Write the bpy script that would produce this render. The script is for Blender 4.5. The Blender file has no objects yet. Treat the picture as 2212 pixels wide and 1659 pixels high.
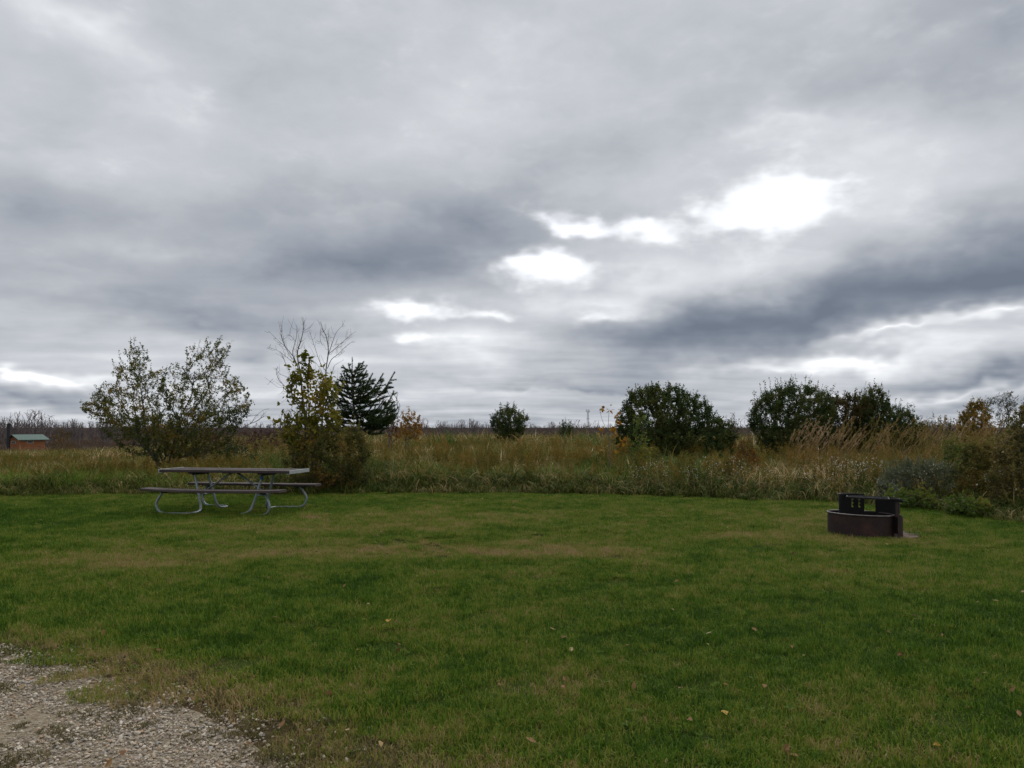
import bpy, math, random
import numpy as np
from mathutils import Vector

random.seed(7)
R = math.radians
scn = bpy.context.scene
col = scn.collection

# ---------------------------------------------------------------- camera
CH = 1.53                      # eye height
F = 1662.0                     # focal length in units of a 2212-wide picture
PITCH = math.atan((922 - 829.5) / F)
cam_d = bpy.data.cameras.new('camera'); cam = bpy.data.objects.new('camera', cam_d); col.objects.link(cam)
cam_d.sensor_width = 36; cam_d.lens = 36 * F / 2212; cam_d.clip_start = .05; cam_d.clip_end = 9000
cam.location = (0, 0, CH); cam.rotation_euler = (R(90) + PITCH, 0, 0)
scn.camera = cam

def direction(px, py):
    xc, yc = (px - 1106) / F, (829.5 - py) / F
    return np.array([xc, math.cos(PITCH) - yc * math.sin(PITCH), math.sin(PITCH) + yc * math.cos(PITCH)])
def at(px, py, D):
    d = direction(px, py); d = d / d[1] * D
    return np.array([d[0], D, CH + d[2]])
def onground(px, py, z=0.):
    d = direction(px, py); t = (z - CH) / d[2]
    return np.array([d[0] * t, d[1] * t, z])

# ---------------------------------------------------------------- node helper
class NT:
    def __init__(s, tree): s.t = tree; s.n = tree.nodes; s.l = tree.links
    def node(s, typ, **kw):
        n = s.n.new(typ)
        for k, v in kw.items(): setattr(n, k, v)
        return n
    def put(s, sock, v):
        if isinstance(v, bpy.types.NodeSocket): s.l.new(v, sock)
        elif v is not None: sock.default_value = v
    def math(s, op, a, b=None, c=None, clamp=False):
        n = s.node('ShaderNodeMath', operation=op, use_clamp=clamp)
        for i, v in enumerate((a, b, c)):
            if v is not None: s.put(n.inputs[i], v)
        return n.outputs[0]
    def vec(s, op, a, b=None):
        n = s.node('ShaderNodeVectorMath', operation=op)
        s.put(n.inputs[0], a)
        if b is not None: s.put(n.inputs[1], b)
        return n.outputs['Value'] if op in ('DOT_PRODUCT', 'LENGTH') else n.outputs[0]
    def xyz(s, x, y, z=0.):
        n = s.node('ShaderNodeCombineXYZ')
        for i, v in enumerate((x, y, z)): s.put(n.inputs[i], v)
        return n.outputs[0]
    def sep(s, v):
        n = s.node('ShaderNodeSeparateXYZ'); s.put(n.inputs[0], v); return n.outputs
    def noise(s, v, scale, detail=4, rough=.55, dist=0., out=0):
        n = s.node('ShaderNodeTexNoise'); s.put(n.inputs['Vector'], v)
        n.inputs['Scale'].default_value = scale; n.inputs['Detail'].default_value = detail
        n.inputs['Roughness'].default_value = rough; n.inputs['Distortion'].default_value = dist
        return n.outputs[out]
    def ramp(s, f, stops, interp='LINEAR'):
        n = s.node('ShaderNodeValToRGB'); s.put(n.inputs[0], f); cr = n.color_ramp; cr.interpolation = interp
        while len(cr.elements) < len(stops): cr.elements.new(.5)
        for e, (p, c) in zip(cr.elements, stops):
            e.position = p; e.color = (*c, 1)
        return n.outputs[0]
    def mixc(s, f, a, b):
        n = s.node('ShaderNodeMix', data_type='RGBA'); s.put(n.inputs[0], f)
        for sk, v in ((n.inputs[6], a), (n.inputs[7], b)):
            s.put(sk, (*v, 1) if isinstance(v, tuple) and len(v) == 3 else v)
        return n.outputs[2]
    def smooth(s, v, a, b, lo=0., hi=1.):
        n = s.node('ShaderNodeMapRange', interpolation_type='SMOOTHSTEP')
        s.put(n.inputs[0], v)
        for i, q in enumerate((a, b, lo, hi)): n.inputs[i + 1].default_value = q
        return n.outputs[0]
    def blob(s, v, loc, rot, scale, soft=True):
        m = s.node('ShaderNodeMapping', vector_type='TEXTURE'); s.put(m.inputs[0], v)
        m.inputs[1].default_value = loc; m.inputs[2].default_value = (0, 0, rot); m.inputs[3].default_value = scale
        g = s.node('ShaderNodeTexGradient', gradient_type='QUADRATIC_SPHERE' if soft else 'SPHERICAL')
        s.l.new(m.outputs[0], g.inputs[0]); return g.outputs[1]

# ---------------------------------------------------------------- sky
SUN_AZ, SUN_EL = R(22), R(46)
world = bpy.data.worlds.new('World'); scn.world = world; world.use_nodes = True
w = NT(world.node_tree); w.n.clear()
tc = w.node('ShaderNodeTexCoord').outputs['Generated']
dx, dy, dz = w.sep(tc)
az = w.math('ARCTAN2', dx, dy); el = w.math('ARCSINE', dz)
zz = w.math('ADD', w.math('MAXIMUM', dz, 0.), .075)
plane = w.xyz(w.math('DIVIDE', dx, zz), w.math('DIVIDE', dy, zz), 0.)      # a flat cloud layer overhead
wn2 = w.noise(w.xyz(w.math('MULTIPLY', az, .6), el, 0.), 9, 4, .6, out=1)
warp = w.vec('MULTIPLY', w.vec('SUBTRACT', wn2, (.5, .5, .5)), (.24, .12, 0.))
world.cycles.sampling_method = 'MANUAL'; world.cycles.sample_map_resolution = 512
ae = w.vec('ADD', w.xyz(az, el, 0.), warp)
def sky_blobs(lst, soft=True):
    tot = None
    for (px, py, rx, ry, amp, rot) in lst:
        d = direction(px, py); d /= np.linalg.norm(d)
        g = w.blob(ae, (math.atan2(d[0], d[1]), math.asin(d[2]), 0), R(rot), (rx / F, ry / F, 1), soft)
        tot = w.math('MULTIPLY_ADD', g, amp, 0. if tot is None else tot)
    return tot
shade = sky_blobs([
    (760, 560, 950, 190, -.42, 3), (1010, 510, 420, 130, -.13, 0), (520, 470, 700, 200, -.10, 8), (300, 660, 520, 90, -.20, -2),
    (450, 705, 500, 80, -.22, 0), (1780, 670, 950, 175, -.60, 10), (2180, 600, 420, 150, -.30, 8), (1480, 725, 420, 90, -.25, 8),
    (1800, 150, 800, 300, -.20, 0), (2180, 60, 420, 260, -.22, 0), (700, 150, 560, 220, -.06, 20), (1130, 400, 420, 190, -.20, 10),
    (60, 410, 330, 140, -.20, 0), (100, 830, 330, 45, -.42, 0), (1250, 830, 700, 40, -.22, 2), (2150, 800, 420, 45, -.50, 4),
    (2000, 860, 600, 40, -.25, 0), (900, 890, 2200, 40, -.10, 0), (560, 770, 160, 50, -.25, 0),
    (190, 60, 420, 120, .26, -22), (420, 550, 420, 90, .20, 3), (170, 640, 330, 60, .12, 0), (60, 780, 260, 28, .60, 0),
    (1600, 570, 560, 150, .16, 10), (1850, 330, 520, 190, .14, 0), (1690, 265, 200, 60, .16, 0), (1500, 600, 500, 120, .10, 0), (1290, 650, 380, 80, .24, 4), (1930, 716, 320, 26, .55, 5), (2170, 688, 240, 28, .50, 9),
    (1000, 760, 420, 90, .26, 0), (1800, 775, 620, 38, .50, 6), (2050, 830, 500, 24, .40, 4), (700, 850, 900, 30, .16, 0), (1050, 250, 620, 240, .10, 0),
    (1130, 840, 420, 20, .22, 0), (250, 880, 420, 26, .26, 0), (1700, 800, 300, 28, .25, 4)])
gaps = sky_blobs([
    (1650, 432, 205, 112, 1.5, 6), (1725, 400, 110, 46, .45, 0), (1240, 478, 190, 46, 1.1, -4), (1410, 488, 170, 48, 1.05, 3), (1180, 575, 155, 78, 1.2, -6),
    (870, 676, 250, 44, 1.05, 2), (1060, 688, 150, 36, .75, 0), (885, 748, 120, 34, .65, 0), 
    (1280, 692, 150, 44, .45, 0), (50, 778, 200, 20, .4, 0)])
big = w.noise(plane, .45, 3, .5)
mid = w.noise(w.vec('ADD', w.vec('MULTIPLY', plane, (.75, 1.1, 1.)), w.vec('MULTIPLY', wn2, (.9, .9, 0.))), 1.3, 4, .5)
fine = w.noise(w.xyz(w.math('MULTIPLY', az, .5), el, 0.), 22, 4, .6)
B = w.math('ADD', .60, shade)
B = w.math('MULTIPLY_ADD', w.math('SUBTRACT', big, .5), .50, B)
B = w.math('MULTIPLY_ADD', w.math('SUBTRACT', mid, .5), .40, B)
B = w.math('MULTIPLY_ADD', w.math('SUBTRACT', fine, .5), .12, B)
G = w.math('MULTIPLY_ADD', w.math('SUBTRACT', fine, .5), .85, gaps)
G = w.math('MULTIPLY_ADD', w.math('SUBTRACT', mid, .5), .30, G)
gapf = w.smooth(G, .24, .84)
halo = w.smooth(G, .05, .45)
B = w.math('MULTIPLY_ADD', halo, .17, B)
cloudc = w.ramp(B, [(0., (.150, .180, .230)), (.22, (.240, .270, .325)), (.45, (.395, .420, .462)), (.65, (.56, .582, .62)), (.85, (.76, .78, .81)), (1., (.95, .96, .98))])
cloudc = w.mixc(gapf, cloudc, (1.06, 1.08, 1.12))
nish = w.node('ShaderNodeTexSky', sky_type='NISHITA', sun_disc=False, sun_elevation=SUN_EL, sun_rotation=SUN_AZ)
bg1 = w.node('ShaderNodeBackground'); w.put(bg1.inputs[0], nish.outputs[0]); bg1.inputs[1].default_value = .08
bg2 = w.node('ShaderNodeBackground'); w.put(bg2.inputs[0], cloudc); bg2.inputs[1].default_value = .78
cover = w.math('SUBTRACT', 1., w.math('MULTIPLY', gapf, .12))
mx = w.node('ShaderNodeMixShader'); w.put(mx.inputs[0], cover); w.l.new(bg1.outputs[0], mx.inputs[1]); w.l.new(bg2.outputs[0], mx.inputs[2])
wo = w.node('ShaderNodeOutputWorld'); w.l.new(mx.outputs[0], wo.inputs[0])

sun_d = bpy.data.lights.new('sun', 'SUN'); sun = bpy.data.objects.new('sun', sun_d); col.objects.link(sun)
sun_d.energy = 1.5; sun_d.angle = R(45); sun_d.color = (1, .96, .9)
sv = Vector((math.sin(SUN_AZ) * math.cos(SUN_EL), math.cos(SUN_AZ) * math.cos(SUN_EL), math.sin(SUN_EL)))
sun.rotation_euler = sv.to_track_quat('Z', 'Y').to_euler()

scn.view_settings.view_transform = 'Standard'; scn.view_settings.look = 'None'
scn.view_settings.exposure = 0.5; scn.view_settings.gamma = 1.0
scn.render.engine = 'CYCLES'; scn.cycles.max_bounces = 5; scn.cycles.diffuse_bounces = 3; scn.cycles.glossy_bounces = 2; scn.cycles.transmission_bounces = 3

# ---------------------------------------------------------------- mesh helpers
def tag(o, label=None, cat=None, group=None, kind=None):
    if label: o['label'] = label
    if cat: o['category'] = cat
    if group: o['group'] = group
    if kind: o['kind'] = kind
    return o
def empty(name, loc, rz=0.):
    o = bpy.data.objects.new(name, None); col.objects.link(o); o.location = loc; o.rotation_euler = (0, 0, rz)
    o.empty_display_size = .1
    return o
def fill_mesh(name, V, faces, attrs=None, smooth=False):
    """faces: list of int arrays, each (n,k)"""
    V = np.asarray(V, dtype=np.float32)
    me = bpy.data.meshes.new(name)
    faces = [np.asarray(f, dtype=np.int32) for f in (faces if isinstance(faces, list) else [faces]) if len(f)]
    me.vertices.add(len(V)); me.vertices.foreach_set('co', V.ravel())
    nl = sum(f.size for f in faces); npoly = sum(len(f) for f in faces)
    if npoly:
        me.loops.add(nl); me.polygons.add(npoly)
        me.loops.foreach_set('vertex_index', np.concatenate([f.ravel() for f in faces]))
        tot = np.concatenate([np.full(len(f), f.shape[1], np.int32) for f in faces])
        st = np.concatenate([[0], np.cumsum(tot)[:-1]]).astype(np.int32)
        me.polygons.foreach_set('loop_start', st); me.polygons.foreach_set('loop_total', tot)
        me.polygons.foreach_set('use_smooth', np.full(npoly, smooth))
    for k, a in (attrs or {}).items():
        a = np.asarray(a)
        t = 'INT' if a.dtype.kind == 'i' else 'FLOAT'
        at_ = me.attributes.new(k, t, 'POINT'); at_.data.foreach_set('value', a.astype(np.int32 if t == 'INT' else np.float32))
    me.update(calc_edges=True)
    me.validate()
    return me
def obj(name, V, faces, mat, parent=None, attrs=None, smooth=False):
    me = fill_mesh(name, V, faces, attrs, smooth); me.materials.append(mat)
    o = bpy.data.objects.new(name, me); col.objects.link(o)
    if parent is not None: o.parent = parent
    return o
class MB:
    """collects pieces of one mesh"""
    def __init__(s): s.V = []; s.F = {}; s.n = 0
    def add(s, V, *Fs):
        V = np.asarray(V, float).reshape(-1, 3)
        for f in Fs:
            f = np.asarray(f, int)
            if f.size: s.F.setdefault(f.shape[1], []).append(f + s.n)
        s.V.append(V); s.n += len(V); return s
    def box(s, c, size, rz=0., ends=None):
        x, y, z = np.array(size) / 2.
        P = np.array([[i, j, k] for i in (-x, x) for j in (-y, y) for k in (-z, z)])
        co, si = math.cos(rz), math.sin(rz)
        P = np.stack([P[:, 0] * co - P[:, 1] * si, P[:, 0] * si + P[:, 1] * co, P[:, 2]], 1) + np.array(c)
        return s.add(P, [[0, 1, 3, 2], [4, 6, 7, 5], [0, 4, 5, 1], [2, 3, 7, 6], [0, 2, 6, 4], [1, 5, 7, 3]])
    def tube(s, P, r, n=8, cap=True):
        V, Q, C = tube(P, r, n)
        s.add(V, Q, *( [C] if cap else [])); return s
    def build(s, name, mat, parent=None, smooth=False, bevel=0.):
        o = obj(name, np.concatenate(s.V), [np.concatenate(f) for f in s.F.values()], mat, parent, smooth=smooth)
        if bevel:
            b = o.modifiers.new('bevel', 'BEVEL'); b.width = bevel; b.segments = 2; b.limit_method = 'ANGLE'
        return o
def tube(P, r, n=8):
    P = np.asarray(P, float); m = len(P); r = np.broadcast_to(np.asarray(r, float), (m,))
    T = np.gradient(P, axis=0); T /= np.linalg.norm(T, axis=1)[:, None] + 1e-9
    ref = np.array([0., 0, 1]) if abs(T[0, 2]) < .9 else np.array([1., 0, 0])
    U = []; u = np.cross(T[0], ref); u /= np.linalg.norm(u)
    for t in T:
        u = u - t * (u @ t); u /= np.linalg.norm(u) + 1e-9; U.append(u)
    U = np.array(U); W = np.cross(T, U)
    a = np.arange(n) * 2 * math.pi / n
    V = P[:, None] + r[:, None, None] * (U[:, None] * np.cos(a)[None, :, None] + W[:, None] * np.sin(a)[None, :, None])
    i = np.arange(m - 1)[:, None] * n; j = np.arange(n)[None]; jn = (j + 1) % n
    Q = np.stack([i + j, i + jn, i + n + jn, i + n + j], -1).reshape(-1, 4)
    C = np.array([list(range(n))[::-1], list(range((m - 1) * n, m * n))])
    return V.reshape(-1, 3), Q, C
def smooth_path(P, k=8):
    """Catmull-Rom through the points"""
    P = np.asarray(P, float); Q = np.vstack([2 * P[0] - P[1], P, 2 * P[-1] - P[-2]]); out = []
    for i in range(1, len(Q) - 2):
        for t in np.arange(k) / k:
            a, b, c, d = Q[i - 1:i + 3]
            out.append(.5 * (2 * b + (c - a) * t + (2 * a - 5 * b + 4 * c - d) * t * t + (3 * b - a - 3 * c + d) * t ** 3))
    out.append(P[-1]); return np.array(out)
def vnoise(x, y, seed=0):
    x = np.asarray(x, float); y = np.asarray(y, float)
    xi = np.floor(x).astype(np.int64); yi = np.floor(y).astype(np.int64); fx = x - xi; fy = y - yi
    fx = fx * fx * (3 - 2 * fx); fy = fy * fy * (3 - 2 * fy)
    def h(a, b):
        n = (a * 374761393 + b * 668265263 + seed * 1442695041) & 0x7fffffff
        n = ((n ^ (n >> 13)) * 1274126177) & 0x7fffffff
        return ((n ^ (n >> 16)) & 0xffff) / 65535.
    return (h(xi, yi) * (1 - fx) + h(xi + 1, yi) * fx) * (1 - fy) + (h(xi, yi + 1) * (1 - fx) + h(xi + 1, yi + 1) * fx) * fy
def fbm(x, y, s, seed=0):
    return (vnoise(x / s, y / s, seed) + .5 * vnoise(2 * x / s, 2 * y / s, seed + 1) + .25 * vnoise(4 * x / s, 4 * y / s, seed + 2)) / 1.75
def inside(poly, x, y):
    poly = np.asarray(poly, float); r = np.zeros(np.shape(x), bool); n = len(poly)
    for i in range(n):
        x1, y1 = poly[i]; x2, y2 = poly[(i + 1) % n]
        if y1 == y2: continue
        r ^= ((y1 > y) != (y2 > y)) & (x < (x2 - x1) * (y - y1) / (y2 - y1) + x1)
    return r

# ---------------------------------------------------------------- terrain
def terrain(x, y):
    x = np.asarray(x, float); y = np.asarray(y, float)
    lo = np.interp(y, [0, 19, 45, 107, 250, 4000], [0, 0, -.3, -2.6, -3.3, -3.3])
    hi = np.interp(y, [0, 17.8, 25, 45, 62, 130, 250, 4000], [0, 0, .26, .12, .0, -2.4, -3.3, -3.3])
    k = np.clip((-x / np.maximum(y, 1.) - .36) / .14, 0, 1); k = k * k * (3 - 2 * k); z = hi + (lo - hi) * k
    far = np.clip((y - 18) / 10, 0, 1)
    return z + far * .16 * (fbm(x, y, 7., 3) - .5)
LAWN = [(-60, 16.2), (-14, 16.8), (-11.3, 16.95), (-9, 17.25), (-6, 17.4), (-3, 17.5), (0, 17.55), (2.2, 17.1), (3.9, 16.5), (5.6, 15.8), (6.8, 15.1),
        (7.4, 14.5), (7.76, 13.5), (8.05, 12.1), (8.4, 9.5), (9.5, 6), (12, 2), (14, -30), (-60, -30)]
GRAVEL = [onground(a, b)[:2] for a, b in ((-300, 1385), (0, 1412), (90, 1432), (190, 1445), (250, 1475), (330, 1510), (430, 1540), (520, 1590), (600, 1650), (680, 1740), (760, 1900), (900, 2400), (-1200, 2400), (-900, 1400))]
FIRE = np.array([4.97, 11.08])
def gravel_d(x, y):
    """1 in the gravel, falling to 0 in the turf"""
    q = 0
    for ox, oy in ((0, 0), (.18, 0), (-.18, 0), (0, .18), (0, -.18), (.3, .3), (-.3, -.3), (.3, -.3), (-.3, .3)):
        q = q + inside(GRAVEL, x + ox + .30 * (fbm(x, y, .5, 5) - .5), y + oy + .5 * (fbm(x, y, .35, 9) - .5))
    return q / 9.
def edge_dist(x, y):
    """metres beyond the lawn's edge (positive in the meadow)"""
    P = np.array(LAWN[:16]); d = np.full(np.shape(x), 1e9)
    for a, b in zip(P[:-1], P[1:]):
        t = np.clip(((x - a[0]) * (b[0] - a[0]) + (y - a[1]) * (b[1] - a[1])) / ((b - a) @ (b - a)), 0, 1)
        d = np.minimum(d, np.hypot(x - a[0] - t * (b[0] - a[0]), y - a[1] - t * (b[1] - a[1])))
    return np.where(inside(LAWN, x, y), -d, d)

# ---------------------------------------------------------------- materials
def material(name):
    m = bpy.data.materials.new(name); m.use_nodes = True; t = NT(m.node_tree); t.n.clear()
    return m, t, t.node('ShaderNodeOutputMaterial')
def veg(name, stops, wt=.5, wo=.15, big=(.35, .6), small=(2.2, .5), off=0., transl=.3, rough=.6, blobs=(), spec=.08, tiny=None):
    m, t, out = material(name)
    tint = t.node('ShaderNodeAttribute', attribute_name='tint').outputs['Fac']
    ob = t.node('ShaderNodeObjectInfo').outputs['Random']
    pos = t.node('ShaderNodeNewGeometry').outputs['Position']
    f = t.math('MULTIPLY_ADD', tint, wt, .5 - wt / 2 + off)
    f = t.math('MULTIPLY_ADD', t.math('SUBTRACT', ob, .5), wo, f)
    if big: f = t.math('MULTIPLY_ADD', t.math('SUBTRACT', t.noise(pos, big[0], 3), .5), big[1] * 2, f)
    if small: f = t.math('MULTIPLY_ADD', t.math('SUBTRACT', t.noise(pos, small[0], 3), .5), small[1] * 2, f)
    if tiny: f = t.math('MULTIPLY_ADD', t.math('SUBTRACT', t.noise(pos, tiny[0], 2), .5), tiny[1] * 2, f)
    for (loc, rot, sc, amp) in blobs: f = t.math('MULTIPLY_ADD', t.blob(pos, loc, rot, sc, False), amp, f)
    c = t.ramp(f, stops)
    b = t.node('ShaderNodeBsdfPrincipled'); t.put(b.inputs['Base Color'], c); b.inputs['Roughness'].default_value = rough
    b.inputs['Specular IOR Level'].default_value = spec
    tr = t.node('ShaderNodeBsdfTranslucent'); t.put(tr.inputs[0], c)
    mx = t.node('ShaderNodeMixShader'); mx.inputs[0].default_value = transl
    t.l.new(b.outputs[0], mx.inputs[1]); t.l.new(tr.outputs[0], mx.inputs[2]); t.l.new(mx.outputs[0], out.inputs[0])
    return m
def surf(name, stops, scale=5., detail=5, rough=.7, metal=0., bump=.0, bscale=40., stretch=(1, 1, 1), coord='Object', spec=.4, rvar=0.):
    m, t, out = material(name)
    tcn = t.node('ShaderNodeTexCoord').outputs[coord]
    v = t.vec('MULTIPLY', tcn, stretch)
    n = t.noise(v, scale, detail, .6)
    b = t.node('ShaderNodeBsdfPrincipled'); t.put(b.inputs['Base Color'], t.ramp(n, stops))
    b.inputs['Metallic'].default_value = metal; b.inputs['Specular IOR Level'].default_value = spec
    t.put(b.inputs['Roughness'], t.math('MULTIPLY_ADD', t.math('SUBTRACT', n, .5), rvar, rough))
    if bump:
        bn = t.node('ShaderNodeBump'); bn.inputs['Strength'].default_value = bump; bn.inputs['Distance'].default_value = .02
        t.put(bn.inputs['Height'], t.noise(v, bscale, 5, .6)); t.l.new(bn.outputs[0], b.inputs['Normal'])
    t.l.new(b.outputs[0], out.inputs[0]); return m

LAWN_BLOBS = (((-1.0, 9.7, 0), 0, (3.0, 1.1, 3), .55), ((-2.6, 11.6, 0), .1, (3.2, 1.3, 3), .35), ((.6, 9.3, 0), 0, (1.6, .5, 3), .3), ((2.4, 8.2, 0), 0, (1.6, .6, 3), .25),
              ((-3.3, 12.9, 0), 0, (.35, .2, 3), .9), ((-1.9, 4.45, 0), -.62, (2.6, .75, 3), .6), ((-.2, 3.2, 0), -.5, (1.6, .6, 3), .4), ((-4.0, 9.0, 0), .2, (2.6, .9, 3), .28), ((3.0, 10.6, 0), 0, (3.4, 1.0, 3), .22), ((-.6, 13.6, 0), 0, (4.5, 1.6, 3), .22), ((4.5, 12.5, 0), 0, (5., 2.0, 3), .18), ((-8.5, 12.5, 0), 0, (5., 3.5, 3), -.30), ((5.2, 6.8, 0), .2, (3.5, 1.6, 3), -.28),
              ((-3.5, 7.0, 0), 0, (3, 1.2, 3), -.12), ((1.2, 5.6, 0), 0, (2.2, .8, 3), -.2))
LAWN_RAMP = [(0., (.030, .075, .007)), (.25, (.070, .145, .011)), (.5, (.140, .210, .020)), (.70, (.220, .235, .036)), (.86, (.27, .205, .068)), (1., (.36, .26, .13))]
m_lawn = veg('lawn_blades', LAWN_RAMP, wt=.70, wo=.12, big=(.30, .55), small=(1.7, .55), off=-.09, transl=.30, tiny=(9., .6), blobs=LAWN_BLOBS)
m_edge = veg('edge_grass_blades', [(0., (.034, .062, .010)), (.35, (.075, .112, .016)), (.6, (.135, .150, .028)), (.78, (.24, .185, .065)), (1., (.52, .39, .20))], wt=1., big=(.4, .35), small=(1.2, .35), off=-.08)
m_mead = veg('meadow_blades', [(0., (.050, .095, .013)), (.25, (.105, .130, .022)), (.45, (.165, .150, .028)), (.60, (.225, .150, .040)), (.74, (.31, .20, .072)), (.88, (.46, .31, .145)), (1., (.66, .52, .34))], wt=.95, big=(.22, .85), small=(.8, .6), off=-.08)
m_green = veg('green_meadow_blades', [(0., (.08, .15, .014)), (.5, (.13, .22, .024)), (.8, (.19, .22, .038)), (1., (.34, .28, .10))], wt=.6)
m_reed = veg('reed_blades', [(0., (.085, .100, .018)), (.35, (.15, .150, .028)), (.6, (.22, .175, .046)), (.8, (.30, .20, .090)), (1., (.48, .35, .22))], wt=.6, off=.02)
m_gold = veg('goldenrod_leaves', [(0., (.06, .078, .016)), (.3, (.110, .105, .020)), (.55, (.17, .125, .024)), (.75, (.24, .145, .032)), (.9, (.34, .23, .04)), (1., (.42, .34, .22))], wt=.6, big=(.35, .5))
m_red = veg('sumac_leaves', [(0., (.05, .03, .022)), (.4, (.10, .045, .032)), (.7, (.15, .085, .06)), (1., (.22, .16, .12))], wt=.8)
m_bark = surf('bark', [(.3, (.045, .038, .032)), (.7, (.12, .105, .09))], 14, rough=.9, bump=.4)
m_barkg = surf('grey_bark', [(.3, (.10, .085, .075)), (.7, (.19, .165, .15))], 14, rough=.9)
m_twig = surf('far_twigs', [(.3, (.085, .066, .066)), (.7, (.16, .13, .125))], .6, rough=1., coord='Object')

# ---------------------------------------------------------------- ground
def ground_sheet():
    xs = np.concatenate([-np.geomspace(2600, 34, 26), np.arange(-32, 32.1, 1.), np.geomspace(34, 2600, 26)])
    ys = np.concatenate([[-2600, -1000, -300, -100, -40, -20], np.arange(-10, 60, 1.), np.geomspace(60, 4200, 40)])
    X, Y = np.meshgrid(xs, ys); Z = terrain(X, Y)
    nx, ny = len(xs), len(ys); i = np.arange(ny - 1)[:, None] * nx; j = np.arange(nx - 1)[None]
    Q = np.stack([i + j, i + j + 1, i + nx + j + 1, i + nx + j], -1).reshape(-1, 4)
    m, t, out = material('ground_turf')
    pos = t.node('ShaderNodeNewGeometry').outputs['Position']
    f = t.math('MULTIPLY_ADD', t.math('SUBTRACT', t.noise(pos, .30, 3), .5), 1.0, .40)
    f = t.math('MULTIPLY_ADD', t.math('SUBTRACT', t.noise(pos, 1.7, 3), .5), .9, f)
    f = t.math('MULTIPLY_ADD', t.math('SUBTRACT', t.noise(pos, 60, 4), .5), 1.2, f)
    for (loc, rot, sc, amp) in LAWN_BLOBS: f = t.math('MULTIPLY_ADD', t.blob(pos, loc, rot, sc, False), amp, f)
    c = t.ramp(f, [(0., (.022, .045, .010)), (.5, (.042, .058, .016)), (.75, (.065, .055, .026)), (1., (.085, .06, .035))])
    y = t.sep(pos)[1]
    rough_c = t.ramp(t.noise(pos, 2.2, 5), [(.25, (.045, .042, .016)), (.5, (.085, .060, .028)), (.75, (.12, .085, .045))])
    c = t.mixc(t.smooth(y, 17.0, 18.5), c, rough_c)
    wood_c = t.ramp(t.noise(pos, .05, 4), [(.3, (.045, .038, .030)), (.7, (.085, .066, .052))])
    c = t.mixc(t.smooth(y, 60., 130.), c, wood_c)
    b = t.node('ShaderNodeBsdfPrincipled'); t.put(b.inputs['Base Color'], c); b.inputs['Roughness'].default_value = 1.; b.inputs['Specular IOR Level'].default_value = .0
    bn = t.node('ShaderNodeBump'); bn.inputs['Strength'].default_value = .6; bn.inputs['Distance'].default_value = .02
    t.put(bn.inputs['Height'], t.noise(pos, 90, 4)); t.l.new(bn.outputs[0], b.inputs['Normal'])
    t.l.new(b.outputs[0], out.inputs[0])
    o = obj('ground', np.stack([X, Y, Z], -1).reshape(-1, 3), Q, m, smooth=True)
    tag(o, 'flat grassy ground running out to the horizon', 'ground', kind='structure')
ground_sheet()

def patch_sheet(name, poly, z, mat, label, cat):
    P = np.array(poly); c = P.mean(0)
    V = np.vstack([[*c, z]] + [[x, y, z] for x, y in P]); n = len(P)
    o = obj(name, V, np.array([[0, i + 1, (i + 1) % n + 1] for i in range(n)]), mat)
    tag(o, label, cat, kind='structure'); return o
m_dirt = surf('gravel_bed', [(.25, (.14, .108, .066)), (.5, (.25, .205, .145)), (.75, (.36, .31, .24))], 30, 6, .95, bump=.6, bscale=120, coord='Object', spec=.1)
patch_sheet('gravel_drive', GRAVEL, .004, m_dirt, 'pale gravel drive breaking into the grass at the lower left', 'gravel')
m_ash = surf('ash_soil', [(.3, (.075, .055, .040)), (.5, (.14, .105, .082)), (.8, (.27, .225, .19))], 14, 6, .95, bump=.6, bscale=90, spec=.1)
rr = np.random.default_rng(5)
patch_sheet('fire_pit_soil', [(FIRE[0] + .14 + .74 * (1 + .18 * math.sin(3 * a) + .04 * rr.normal()) * math.cos(a), FIRE[1] + .50 * (1 + .12 * math.cos(2 * a)) * math.sin(a)) for a in np.arange(64) * math.pi / 32],
            .005, m_ash, 'bare ashy soil ringing the steel fire pit', 'soil')

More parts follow.
